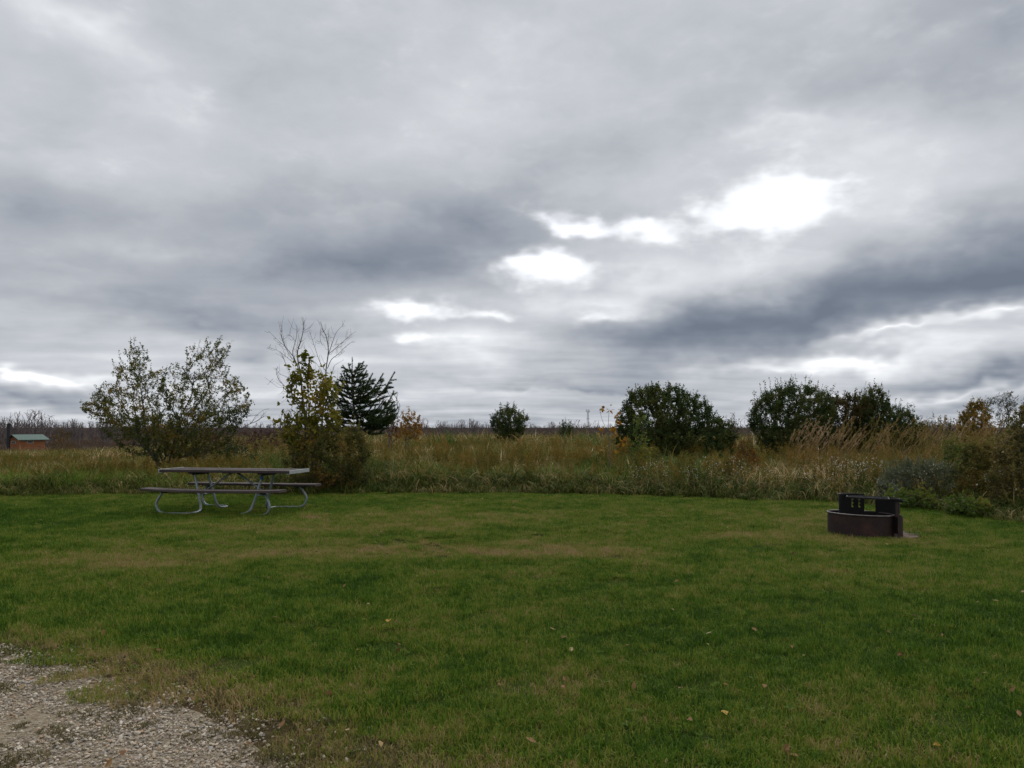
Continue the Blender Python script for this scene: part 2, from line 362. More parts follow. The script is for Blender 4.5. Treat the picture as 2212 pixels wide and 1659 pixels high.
# ---------------------------------------------------------------- scatter (stuff only): pieces and points live in one mesh
def scatter(name, variants, pts, mat, label, cat, rng, smin=.8, smax=1.2, tilt=.08, scale=None, zrot=None, lean=(0, 0)):
    V = []; Fs = {}; vid = []; tint = []; n0 = 0
    for k, (v, fs, tn) in enumerate(variants):
        for f in fs:
            f = np.asarray(f)
            if f.size: Fs.setdefault(f.shape[1], []).append(f + n0)
        V.append(v); vid.append(np.full(len(v), k)); tint.append(tn); n0 += len(v)
    n = len(pts); V.append(pts); vid.append(np.full(n, -1)); tint.append(np.zeros(n))
    z = np.zeros(n0)
    sc = rng.uniform(smin, smax, n) if scale is None else scale
    at_ = dict(vid=np.concatenate(vid).astype(np.int32), tint=np.concatenate(tint),
               rx=np.concatenate([z, rng.normal(lean[0], tilt, n)]), ry=np.concatenate([z, rng.normal(lean[1], tilt, n)]),
               rz=np.concatenate([z, rng.uniform(0, 6.283, n) if zrot is None else rng.normal(0, zrot, n)]), sc=np.concatenate([z, sc]),
               pick=np.concatenate([z, rng.integers(0, len(variants), n)]).astype(np.int32))
    o = obj(name, np.concatenate(V), [np.concatenate(f) for f in Fs.values()], mat, attrs=at_)
    tag(o, label, cat, kind='stuff')
    g = bpy.data.node_groups.new(name + '_scatter', 'GeometryNodeTree'); g.is_modifier = True
    g.interface.new_socket('Geometry', in_out='INPUT', socket_type='NodeSocketGeometry')
    g.interface.new_socket('Geometry', in_out='OUTPUT', socket_type='NodeSocketGeometry')
    N, L = g.nodes, g.links
    gi = N.new('NodeGroupInput'); go = N.new('NodeGroupOutput')
    def attr(nm, typ='FLOAT'):
        a = N.new('GeometryNodeInputNamedAttribute'); a.data_type = typ; a.inputs[0].default_value = nm; return a.outputs[0]
    va = attr('vid', 'INT')
    def pick(k):
        c = N.new('FunctionNodeCompare'); c.data_type = 'INT'; c.operation = 'EQUAL'
        L.new(va, c.inputs[2]); c.inputs[3].default_value = k
        s = N.new('GeometryNodeSeparateGeometry'); s.domain = 'POINT'
        L.new(gi.outputs[0], s.inputs[0]); L.new(c.outputs[0], s.inputs[1]); return s.outputs[0]
    j = N.new('GeometryNodeJoinGeometry')
    for k in range(len(variants)):
        ti = N.new('GeometryNodeGeometryToInstance'); L.new(pick(k), ti.inputs[0]); L.new(ti.outputs[0], j.inputs[0])
    ip = N.new('GeometryNodeInstanceOnPoints')
    L.new(pick(-1), ip.inputs['Points']); L.new(j.outputs[0], ip.inputs['Instance']); ip.inputs['Pick Instance'].default_value = True
    L.new(attr('pick', 'INT'), ip.inputs['Instance Index'])
    cx = N.new('ShaderNodeCombineXYZ')
    for i, a in enumerate(('rx', 'ry', 'rz')): L.new(attr(a), cx.inputs[i])
    L.new(cx.outputs[0], ip.inputs['Rotation']); L.new(attr('sc'), ip.inputs['Scale'])
    L.new(ip.outputs[0], go.inputs[0])
    md = o.modifiers.new('scatter', 'NODES'); md.node_group = g
    return o
def blades(n, rng, radius, h, wid, bend, segs=3, square=False, wind=(0, 0), hpow=1.):
    """n curved tapering blades -> verts, [tris], tint"""
    if square: rx, ry = rng.uniform(-radius, radius, (2, n))
    else:
        a = rng.uniform(0, 6.283, n); q = radius * np.sqrt(rng.uniform(0, 1, n)); rx, ry = q * np.cos(a), q * np.sin(a)
    H = h[0] + (h[1] - h[0]) * rng.uniform(0, 1, n) ** hpow; az_ = rng.uniform(0, 6.283, n); bd = rng.uniform(bend[0], bend[1], n)
    wd = rng.uniform(wid[0], wid[1], n); t0 = rng.normal(0, .12, n)
    pts = []; 
    for k in range(segs + 1):
        s = k / segs; ang = t0 + bd * s ** 1.3
        pts.append((s, ang))
    dirx, diry = np.cos(az_), np.sin(az_); px, py = -diry, dirx
    X = rx.copy(); Y = ry.copy(); Z = np.zeros(n); rows = []
    for k, (s, ang) in enumerate(pts):
        if k:
            st = H / segs
            X = X + st * (np.sin(ang) * dirx + wind[0] * s); Y = Y + st * (np.sin(ang) * diry + wind[1] * s); Z = Z + st * np.cos(ang)
        ww = wd * (1 - s ** 2.) * .5
        if k < segs: rows += [np.stack([X + px * ww, Y + py * ww, Z], -1), np.stack([X - px * ww, Y - py * ww, Z], -1)]
        else: rows.append(np.stack([X, Y, Z], -1))
    m = len(rows); V = np.stack(rows, 1).reshape(-1, 3); b = np.arange(n)[:, None] * m; fs = []
    for k in range(segs - 1): fs += [[2 * k, 2 * k + 1, 2 * k + 3], [2 * k, 2 * k + 3, 2 * k + 2]]
    fs.append([m - 3, m - 2, m - 1])
    Fc = (b[:, None, :] + np.array(fs)[None]).reshape(-1, 3)
    return V, [Fc], np.repeat(rng.uniform(0, 1, n), m)
def merge(parts):
    V = []; T = []; Fs = {}; n = 0
    for v, fs, t in parts:
        for f in fs:
            f = np.asarray(f)
            if f.size: Fs.setdefault(f.shape[1], []).append(f + n)
        V.append(v); T.append(t); n += len(v)
    return np.concatenate(V), [np.concatenate(f) for f in Fs.values()], np.concatenate(T)
def grid_points(x0, x1, y0, y1, step, rng, jitter=.5):
    X, Y = np.meshgrid(np.arange(x0, x1, step), np.arange(y0, y1, step))
    return X.ravel() + rng.uniform(-jitter, jitter, X.size) * step, Y.ravel() + rng.uniform(-jitter, jitter, X.size) * step
def inview(x, y, m=1.5): return np.abs(x) < .69 * y + m

# ---- mown lawn
g = np.random.default_rng(11)
lv = []
for k in range(6):
    a = blades(900, g, .30, (.022, .055), (.0035, .0065), (.3, 1.5), 2, True)
    b = blades(160, g, .30, (.05, .085), (.004, .0065), (.3, 1.1), 2, True, wind=(.15, 0))
    c = blades(260, g, .30, (.03, .07), (.003, .005), (1.2, 2.2), 2, True)
    lv.append(merge([a, b, c]))
x, y = grid_points(-16, 13, 2.6, 17.7, .30, g)
keep = inside(LAWN, x, y) & inview(x, y, 2.2) & (g.uniform(0, 1, len(x)) > gravel_d(x, y) * 1.6)
fd = np.hypot((x - FIRE[0] - .08) / 1.1, (y - FIRE[1]) / .8)
keep &= (fd > np.where(x > FIRE[0] + .1, .80, .62))
x, y = x[keep], y[keep]
hs = .55 + .62 * fbm(x, y, .9, 21) ** 1.5 + .22 * fbm(x, y, 3., 4)
worn = np.exp(-(((x + 1.) / 2.2) ** 2 + ((y - 9.7) / .8) ** 2)); gd = gravel_d(x, y)
hs *= (1 - .2 * worn) * (1 - .4 * gd)
scatter('lawn_grass', lv, np.stack([x, y, np.zeros(len(x)) + .002], 1), m_lawn, 'short mown green lawn grass with worn brown patches', 'grass', g, scale=hs, tilt=.05)

# taller coarse tufts in the lawn
tv = [blades(70, g, .10, (.05, .13), (.004, .007), (.3, 1.3), 3) for k in range(4)]
x, y = grid_points(-14, 9, 3, 17.5, .42, g)
keep = inside(LAWN, x, y) & inview(x, y) & (fbm(x, y, 1.3, 40) > .53) & (gravel_d(x, y) < .1) & (np.hypot(x - FIRE[0], y - FIRE[1]) > 1.)
x, y = x[keep], y[keep]
m_tuft = veg('tuft_blades', [(0., (.045, .11, .010)), (.5, (.095, .175, .016)), (.85, (.15, .21, .028)), (1., (.22, .22, .05))], wt=.8)
scatter('lawn_tuft_grass', tv, np.stack([x, y, np.zeros(len(x))], 1), m_tuft, 'coarse brighter grass tufts standing up in the lawn', 'grass', g, .5, 1.0)

def rosette(rng):
    k = 9; a = rng.uniform(0, 6.283, k); d = np.stack([np.cos(a), np.sin(a), rng.uniform(.15, .7, k)], 1); d /= np.linalg.norm(d, axis=1)[:, None]; u = np.cross(d, [0, 0, 1.]); L = rng.uniform(.03, .07, (k, 1)); W = L * rng.uniform(.18, .32, (k, 1)); o_ = np.array([0, 0, .015])
    V = np.stack([o_ + d * 0, o_ + d * L * .5 + u * W, o_ + d * L - [0, 0, .008], o_ + d * L * .5 - u * W], 1).reshape(-1, 3); b_ = np.arange(k)[:, None] * 4
    return V, [np.concatenate([b_ + np.array([0, 1, 2]), b_ + np.array([0, 2, 3])])], np.repeat(rng.uniform(0, 1, k), 4)
x, y = grid_points(-13, 9, 3, 17, .16, g)
keep = inside(LAWN, x, y) & inview(x, y) & (fbm(x, y, 1.1, 44) > .50) & (g.uniform(0, 1, len(x)) < .5) & (gravel_d(x, y) < .2) & (np.hypot(x - FIRE[0], y - FIRE[1]) > .8); x, y = x[keep], y[keep]
m_ros = veg('lawn_weed_leaves', [(0., (.05, .11, .011)), (.5, (.095, .165, .017)), (.85, (.15, .19, .028)), (1., (.22, .18, .05))], wt=.8, big=None, small=(2., .3), transl=.4)
scatter('lawn_weeds', [rosette(g) for k in range(6)], np.stack([x, y, np.full(len(x), .008)], 1), m_ros, 'low broad leaved weeds dotted through the lawn', 'weeds', g, .35, .75, tilt=.15)

# ---- gravel
def stone(rng):
    ico = np.array([[0, 0, 1], [.894, 0, .447], [.276, .851, .447], [-.724, .526, .447], [-.724, -.526, .447], [.276, -.851, .447],
                    [.724, .526, -.447], [-.276, .851, -.447], [-.894, 0, -.447], [-.276, -.851, -.447], [.724, -.526, -.447], [0, 0, -1]])
    Fi = [[0, 1, 2], [0, 2, 3], [0, 3, 4], [0, 4, 5], [0, 5, 1], [1, 6, 2], [2, 7, 3], [3, 8, 4], [4, 9, 5], [5, 10, 1], [2, 6, 7], [3, 7, 8], [4, 8, 9], [5, 9, 10], [1, 10, 6],
          [11, 7, 6], [11, 8, 7], [11, 9, 8], [11, 10, 9], [11, 6, 10]]
    v = ico * rng.uniform(.75, 1.2, (12, 1)) * np.array([rng.uniform(.8, 1.3), rng.uniform(.6, 1.), rng.uniform(.4, .7)]) * .0125
    return v, [np.array(Fi)], np.zeros(12)
g = np.random.default_rng(12)
m_stone, t, out = material('limestone_gravel')
ob = t.node('ShaderNodeObjectInfo').outputs['Random']
c = t.ramp(ob, [(0., (.24, .195, .14)), (.25, (.36, .305, .23)), (.5, (.48, .42, .335)), (.65, (.29, .23, .16)), (.8, (.30, .29, .27)), (.9, (.36, .235, .135)), (1., (.64, .59, .51))])
b = t.node('ShaderNodeBsdfPrincipled'); t.put(b.inputs['Base Color'], c); b.inputs['Roughness'].default_value = .85; t.l.new(b.outputs[0], out.inputs[0])
x, y = grid_points(-4.6, -.4, 2.7, 5.5, .014, g)
gd = gravel_d(x, y); den = np.clip(gd * 1.25, 0, 1) * np.clip(.22 + 2.4 * (fbm(x, y, .55, 31) - .30), .15, 1)
keep = inview(x, y, .7) & (g.uniform(0, 1, len(x)) < den)
x, y = x[keep], y[keep]
scatter('gravel_stones', [stone(g) for k in range(8)], np.stack([x, y, .004 + g.uniform(0, .010, len(x))], 1), m_stone, 'crushed pale limestone chips scattered over the gravel drive', 'gravel', g, tilt=.35, scale=g.uniform(.25, 1., len(x)) ** 2.4 * .85 + .22)
# dry and green tufts creeping into the gravel
x, y = grid_points(-4.8, .3, 2.7, 5.7, .09, g)
gd = gravel_d(x, y); keep = inview(x, y, .7) & (gd > .05) & (fbm(x, y, .5, 31) < .50) & (g.uniform(0, 1, len(x)) < .62)
keep |= inview(x, y, .7) & (gd > .05) & (gd < .8) & (g.uniform(0, 1, len(x)) < .35)
x, y = x[keep], y[keep]
m_dry = veg('dry_turf', [(0., (.05, .07, .018)), (.35, (.10, .095, .032)), (.6, (.15, .115, .055)), (1., (.24, .18, .10))], wt=.7, small=(3., .4))
scatter('dry_tuft_grass', [blades(85, g, .07, (.012, .045), (.003, .0055), (.8, 2.2), 2) for k in range(5)], np.stack([x, y, np.full(len(x), .005)], 1), m_dry,
        'dry flattened grass tufts creeping over the gravel edge', 'grass', g, .6, 1.3, tilt=.2)

# ---- leaf litter
def leafshape(rng, s):
    v = np.array([[0, -1, 0], [.35, -.35, .12], [.5, .2, .16], [0, 1, .05], [-.5, .25, .18], [-.36, -.4, .10]]) * s
    v[:, 2] += rng.uniform(0, .25, 6) * s
    return v, [np.array([[0, 1, 2, 3], [0, 3, 4, 5]])], np.full(6, rng.uniform())
m_litter = veg('fallen_leaf', [(0., (.16, .075, .035)), (.45, (.24, .14, .065)), (.7, (.32, .22, .09)), (1., (.36, .28, .17))], wt=.3, wo=.9, big=None, small=None, transl=.1)
g = np.random.default_rng(13)
x, y = g.uniform(-12, 8, 1600), g.uniform(3, 17.5, 1600)
keep = inside(LAWN, x, y) & inview(x, y) & (g.uniform(0, 1, 1600) < .2 + .5 * (np.hypot(x + 5, y - 13) < 4) + .25 * (y < 6)); x, y = x[keep], y[keep]
scatter('leaf_litter', [leafshape(g, .022) for k in range(6)], np.stack([x, y, np.full(len(x), .035)], 1), m_litter, 'scattered small dry leaves lying over the lawn', 'leaves', g, .6, 1.4, tilt=.5)

# ---- rough grass beyond the lawn
g = np.random.default_rng(14)
ev = [merge([blades(48, g, .22, (.28, .80), (.014, .030), (1.2, 3.3), 6, wind=(.14, 0)), blades(16, g, .20, (.2, .5), (.010, .018), (.3, 1.5), 4)]) for k in range(7)]
x, y = grid_points(-17, 10, 9, 20, .21, g)
ed = edge_dist(x, y)
keep = (ed > -.12 + .75 * (fbm(x, y, .9, 88) - .32)) & (ed < 1.4 + 1.2 * fbm(x, y, 1.6, 8)) & inview(x, y, 2) & (g.uniform(0, 1, len(x)) < 1.1 - .40 * ed)
x, y, ed = x[keep], y[keep], ed[keep]
scatter('verge_grass', ev, np.stack([x, y, terrain(x, y)], 1), m_edge, 'dark green arching grass verge where the lawn ends', 'grass', g, scale=(.38 + .5 * np.clip(ed, 0, 1)) * (.6 + .8 * fbm(x, y, 1.1, 90)) * g.uniform(.75, 1.25, len(x)), tilt=.2)

mv = [merge([blades(44, g, .30, (.35, 1.0), (.016, .036), (1.2, 3.5), 6, wind=(.28, 0)), blades(14, g, .28, (.3, .85), (.008, .014), (.2, 1.4), 4, wind=(.3, 0))]) for k in range(9)]
P = []
for (y0, y1, st) in ((12, 24, .30), (24, 36, .42), (36, 62, .75), (62, 110, 1.5)):
    x, y = grid_points(-.72 * y1 - 3, .72 * y1 + 3, y0, y1, st, g); ed = edge_dist(x, y)
    keep = (ed > .7 + .6 * fbm(x, y, 1.2, 18)) & inview(x, y, 3.5) & ((ed > 1.2) | (g.uniform(0, 1, len(x)) < .6))
    P.append(np.stack([x[keep], y[keep], np.clip(st / .42, .95, 1.6)[()] * np.ones(keep.sum())], 1))
P = np.concatenate(P); x, y = P[:, 0], P[:, 1]
hsc = (.62 + .55 * fbm(x, y, 3., 51)) * P[:, 2] * g.uniform(.8, 1.2, len(x)) * np.clip(.62 + .2 * edge_dist(x, y), .6, 1.) * np.interp(x / y, [-.6, -.48, -.2], [.62, .72, 1.])
scatter('meadow_grass', mv, np.stack([x, y, terrain(x, y) - .02], 1), m_mead, 'tangled tan and brown dry grass filling the meadow', 'grass', g, scale=hsc, tilt=.25)

gv = [blades(130, g, .3, (.25, .6), (.008, .014), (.8, 2.4), 4, wind=(.3, 0)) for k in range(4)]
x, y = grid_points(-16, 16, 18, 34, .36, g)
gm = 0
for (px, py, D, rx, ry) in ((1180, 975, 26, 3.2, 1.5), (1440, 985, 22.5, 1.9, 1.2), (1310, 1015, 19.5, 1.6, 1.0), (960, 1000, 20, .9, .8), (1620, 960, 27, 1.5, 1.), (200, 1045, 19, 3., .8)):
    q = at(px, py, D); gm = gm + np.exp(-(((x - q[0]) / rx) ** 2 + ((y - D) / ry) ** 2))
keep = (g.uniform(0, 1, len(x)) < gm * 1.1) & (edge_dist(x, y) > .8)
x, y = x[keep], y[keep]
scatter('green_meadow_grass', gv, np.stack([x, y, terrain(x, y)], 1), m_green, 'fresh green grass patches showing among the dry meadow', 'grass', g, .9, 1.35)

def weed(rng, h=1., n=5):
    """upright leafy stems ending in feathery heads"""
    parts = []
    for s in range(n):
        r0 = rng.normal(0, .10, 2); H = h * rng.uniform(.6, 1.05); ln = rng.normal(0, .10, 2) + np.array([.14, 0])
        sv_, sf, st = [], [], []
        zt = np.linspace(0, 1, 26); P_ = np.stack([r0[0] + ln[0] * H * zt ** 2, r0[1] + ln[1] * H * zt ** 2, H * zt], 1)
        V_, Q, C = tube(P_[::5], np.linspace(.004, .0015, 6), 3); parts.append((V_, [Q], np.full(len(V_), .25)))
        k = 40; f = rng.uniform(.15, .78, k); B_ = np.stack([np.interp(f, zt, P_[:, i]) for i in range(3)], 1)
        parts.append(leafcloud(B_, rng, .030, .010, np.clip(rng.normal(.35, .15, k), 0, 1)))
        k = 60; f = rng.uniform(.74, 1.0, k); B_ = np.stack([np.interp(f, zt, P_[:, i]) for i in range(3)], 1) + rng.normal(0, .035, (k, 3)) * (1.15 - f)[:, None] * 3
        parts.append(leafcloud(B_, rng, .016, .008, np.clip(rng.normal(.68, .16, k), 0, 1)))
    return merge(parts)
def leafcloud(P, rng, L, W, tint, out=None, droop=0., wind=0.):
    """rhombic leaves at the points P"""
    n = len(P); d = rng.normal(0, 1, (n, 3)); d[:, 2] -= droop; d[:, 0] += wind
    if out is not None: d += out
    d /= np.linalg.norm(d, axis=1)[:, None] + 1e-9
    u = np.cross(d, rng.normal(0, 1, (n, 3))); u /= np.linalg.norm(u, axis=1)[:, None] + 1e-9
    nn = np.cross(d, u); s = rng.uniform(.6, 1.3, (n, 1)); L = L * s; W = W * s
    V = np.stack([P, P + d * L * .9 + u * W + nn * L * .18, P + d * L * 2., P + d * L * .9 - u * W + nn * L * .18], 1).reshape(-1, 3)
    b = np.arange(n)[:, None] * 4
    return V, [np.concatenate([b + np.array([0, 1, 2]), b + np.array([0, 2, 3])])], np.repeat(tint, 4)
wv = [weed(g, .95) for k in range(6)]
P = []
for (y0, y1, st) in ((13, 24, .42), (24, 38, .6), (38, 62, 1.0)):
    x, y = grid_points(-.72 * y1 - 3, .72 * y1 + 3, y0, y1, st, g); ed = edge_dist(x, y)
    pr = np.clip((fbm(x, y, 2.6, 61) - .43) * 5, 0.05, 1) * np.where((x < -3) & (y < 30), .95, .8)
    keep = (ed > 1.1) & inview(x, y, 2) & (g.uniform(0, 1, len(x)) < pr)
    P.append(np.stack([x[keep], y[keep]], 1))
P = np.concatenate(P); x, y = P.T
scatter('goldenrod_weeds', wv, np.stack([x, y, terrain(x, y)], 1), m_gold, 'withered ochre goldenrod weeds standing in the meadow', 'weeds', g, tilt=.12, scale=g.uniform(.65, 1.05, len(x)) * np.interp(x / y, [-.6, -.48, -.2], [.65, .75, 1.]))

def aster(rng):
    parts = []
    for s_ in range(4):
        r0 = rng.normal(0, .12, 2); H = rng.uniform(.5, .8); zt = np.linspace(0, 1, 8); P_ = np.stack([r0[0] + .12 * H * zt ** 2, r0[1] + 0 * zt, H * zt], 1)
        V_, Q, C = tube(P_, np.linspace(.004, .002, 8), 3); parts.append((V_, [Q], np.full(len(V_), .1)))
        k = 40; f = rng.uniform(.1, .95, k); B_ = np.stack([np.interp(f, zt, P_[:, i]) for i in range(3)], 1) + rng.normal(0, .03, (k, 3)); parts.append(leafcloud(B_, rng, .022, .008, rng.uniform(.0, .55, k)))
        k = 3; B_ = P_[-1] + rng.normal(0, .06, (k, 3)) * [1, 1, .7]; a = np.repeat(B_, 5, 0); parts.append(leafcloud(a, rng, .007, .005, np.full(len(a), .95)))
    return merge(parts)
x, y = grid_points(3, 13, 13, 18.5, .40, g); keep = (edge_dist(x, y) > .6) & (edge_dist(x, y) < 3.4) & inview(x, y, 1) & (fbm(x, y, 1.4, 71) > .52); x, y = x[keep], y[keep]
m_ast = veg('aster_plants', [(0., (.04, .05, .016)), (.35, (.09, .075, .022)), (.7, (.16, .10, .035)), (.82, (.30, .20, .10)), (.92, (.60, .58, .52)), (1., (.75, .74, .70))], wt=1., wo=.05, big=None, small=None)
scatter('aster_weeds', [aster(g) for k in range(5)], np.stack([x, y, terrain(x, y)], 1), m_ast, 'faded asters with tiny white flower heads before the reeds', 'weeds', g, .7, 1.15, tilt=.15)

# reeds on the right, leaning with the wind
def reed(rng):
    a = blades(42, rng, .30, (.45, 1.25), (.018, .036), (.9, 3.0), 6, wind=(.30, 0))
    parts = [a]
    for s in range(2):
        r0 = rng.normal(0, .14, 2); H = rng.uniform(1.25, 1.8); zt = np.linspace(0, 1, 9)
        P_ = np.stack([r0[0] + .42 * H * zt ** 2.2, r0[1] + rng.normal(0, .05) * zt, H * zt], 1)
        V_, Q, C = tube(P_, np.linspace(.005, .0025, 9), 3); parts.append((V_, [Q], np.full(len(V_), .75)))
        k = 26; f = rng.uniform(.82, 1.03, k); B_ = np.stack([np.interp(f, zt, P_[:, i]) for i in range(3)], 1)
        parts.append(leafcloud(B_, rng, .045, .006, np.clip(rng.normal(.8, .1, k), 0, 1), out=np.array([2.2, 0, 2.2])))
    return merge(parts)
rv = [reed(g) for k in range(6)]
x, y = grid_points(5, 19, 16.5, 25, .36, g)
lim = at(1690, 930, 20)[0]
keep = (x > (1690 - 1106) / F * y + .8 * (fbm(x, y, 1.5, 3) - .5)) & inview(x, y, 2) & (edge_dist(x, y) > 3.6 + fbm(x, y, 2., 6)) & (y > 18.2 - .18 * (x - 7))
x, y = x[keep], y[keep]
scatter('reed_bed', rv, np.stack([x, y, terrain(x, y)], 1), m_reed, 'tall straw coloured reeds leaning right on the right side', 'reeds', g, .62, .95, tilt=.10, zrot=.9)

# ---------------------------------------------------------------- trees
def fit_poly(poly, D, up=0.): return np.array([at(a, b, D)[[0, 2]] for a, b in poly])
def sil_points(poly, D, n, rng, depth=1.):
    P = np.asarray(poly); lo, hi = P.min(0), P.max(0); out = []
    zs = np.linspace(lo[1], hi[1], 60); xs = np.linspace(lo[0], hi[0], 160)
    XX, ZZ = np.meshgrid(xs, zs); M = inside(P, XX, ZZ)
    l = np.where(M.any(1), xs[M.argmax(1)], 0); r_ = np.where(M.any(1), xs[159 - M[:, ::-1].argmax(1)], 0)
    hm = (hi[0] - lo[0]) / 2
    while len(out) < n:
        x, z = rng.uniform(lo[0], hi[0], 400), rng.uniform(lo[1], hi[1], 400); k = inside(P, x, z); x, z = x[k], z[k]
        i = np.clip(((z - lo[1]) / (hi[1] - lo[1]) * 59).astype(int), 0, 59); c = (l[i] + r_[i]) / 2; h = np.maximum((r_[i] - l[i]) / 2, .05)
        yy = rng.uniform(-1, 1, len(x)) * np.minimum(h, hm) * depth * np.sqrt(np.clip(1 - ((x - c) / h) ** 2, 0.02, 1))
        out += list(np.stack([x, D + yy, z], 1))
    return np.array(out[:n])
def mst(seedP, seedPar, targets, bf):
    """connect each target to the growing tree, favouring short ways back to the root"""
    pos = [np.array(p, float) for p in seedP]; par = list(seedPar); pl = [0.]
    for i in range(1, len(pos)): pl.append(pl[par[i]] + np.linalg.norm(pos[i] - pos[par[i]]))
    T = np.array(targets); n = len(T); best = np.full(n, 1e9); bp = np.zeros(n, int); used = np.zeros(n, bool)
    def upd(i):
        c = np.linalg.norm(T - pos[i], axis=1); c = c + bf * (pl[i] + c); k = c < best; best[k] = c[k]; bp[k] = i
    for i in range(1 if len(pos) > 1 else 0, len(pos)): upd(i)
    for _ in range(n):
        q = np.where(used, 1e9, best); i = int(q.argmin()); used[i] = True; p = bp[i]
        pos.append(T[i]); par.append(p); pl.append(pl[p] + np.linalg.norm(T[i] - pos[p])); upd(len(pos) - 1)
    return np.array(pos), np.array(par)
def skeleton(pos, par, r_tip, r_base, p=2.4, smooth=2):
    n = len(pos); kids = np.zeros(n, int); np.add.at(kids, par[1:], 1)
    for _ in range(smooth):
        acc = np.zeros((n, 3)); cnt = np.zeros(n); np.add.at(acc, par[1:], pos[1:]); np.add.at(cnt, par[1:], 1)
        new = pos.copy(); k = (cnt > 0) & (np.arange(n) > 0)
        new[k] = .5 * pos[k] + .25 * pos[par[k]] + .25 * acc[k] / cnt[k][:, None]; pos = new
    w_ = np.full(n, r_tip ** p)
    for i in range(n - 1, 0, -1):
        if kids[i]: w_[i] -= r_tip ** p * .5
        w_[par[i]] += w_[i]
    r = w_ ** (1 / p); r = np.minimum(r, r[0]); k = r_base / max(r[0], 1e-6)
    if k < 1: r = r_tip + (r - r_tip) * (r_base - r_tip) / (r[0] - r_tip)
    return pos, r, kids
def frusta(A, B, ra, rb, n=4):
    d = B - A; d /= np.linalg.norm(d, axis=1)[:, None] + 1e-9
    ref = np.where(np.abs(d[:, 2:3]) < .9, np.array([[0., 0, 1]]), np.array([[1., 0, 0]])); u = np.cross(d, ref); u /= np.linalg.norm(u, axis=1)[:, None] + 1e-9; v = np.cross(d, u)
    a = np.arange(n) * 2 * math.pi / n; ring = u[:, None] * np.cos(a)[None, :, None] + v[:, None] * np.sin(a)[None, :, None]
    V = np.concatenate([A[:, None] + ring * ra[:, None, None], B[:, None] + ring * rb[:, None, None]], 1).reshape(-1, 3)
    i = np.arange(len(A))[:, None] * 2 * n; j = np.arange(n)[None]; jn = (j + 1) % n
    return V, np.stack([i + j, i + jn, i + n + jn, i + n + j], -1).reshape(-1, 4)
def edges_mesh(pos, par, r, sel, n=5):
    i = np.where(sel)[0]; i = i[i > 0]
    if not len(i): return np.zeros((0, 3)), np.zeros((0, 4), int)
    rp = np.minimum(r[par[i]], r[i] * 1.6)
    return frusta(pos[par[i]], pos[i] + (pos[i] - pos[par[i]]) * .03, rp, r[i], n)
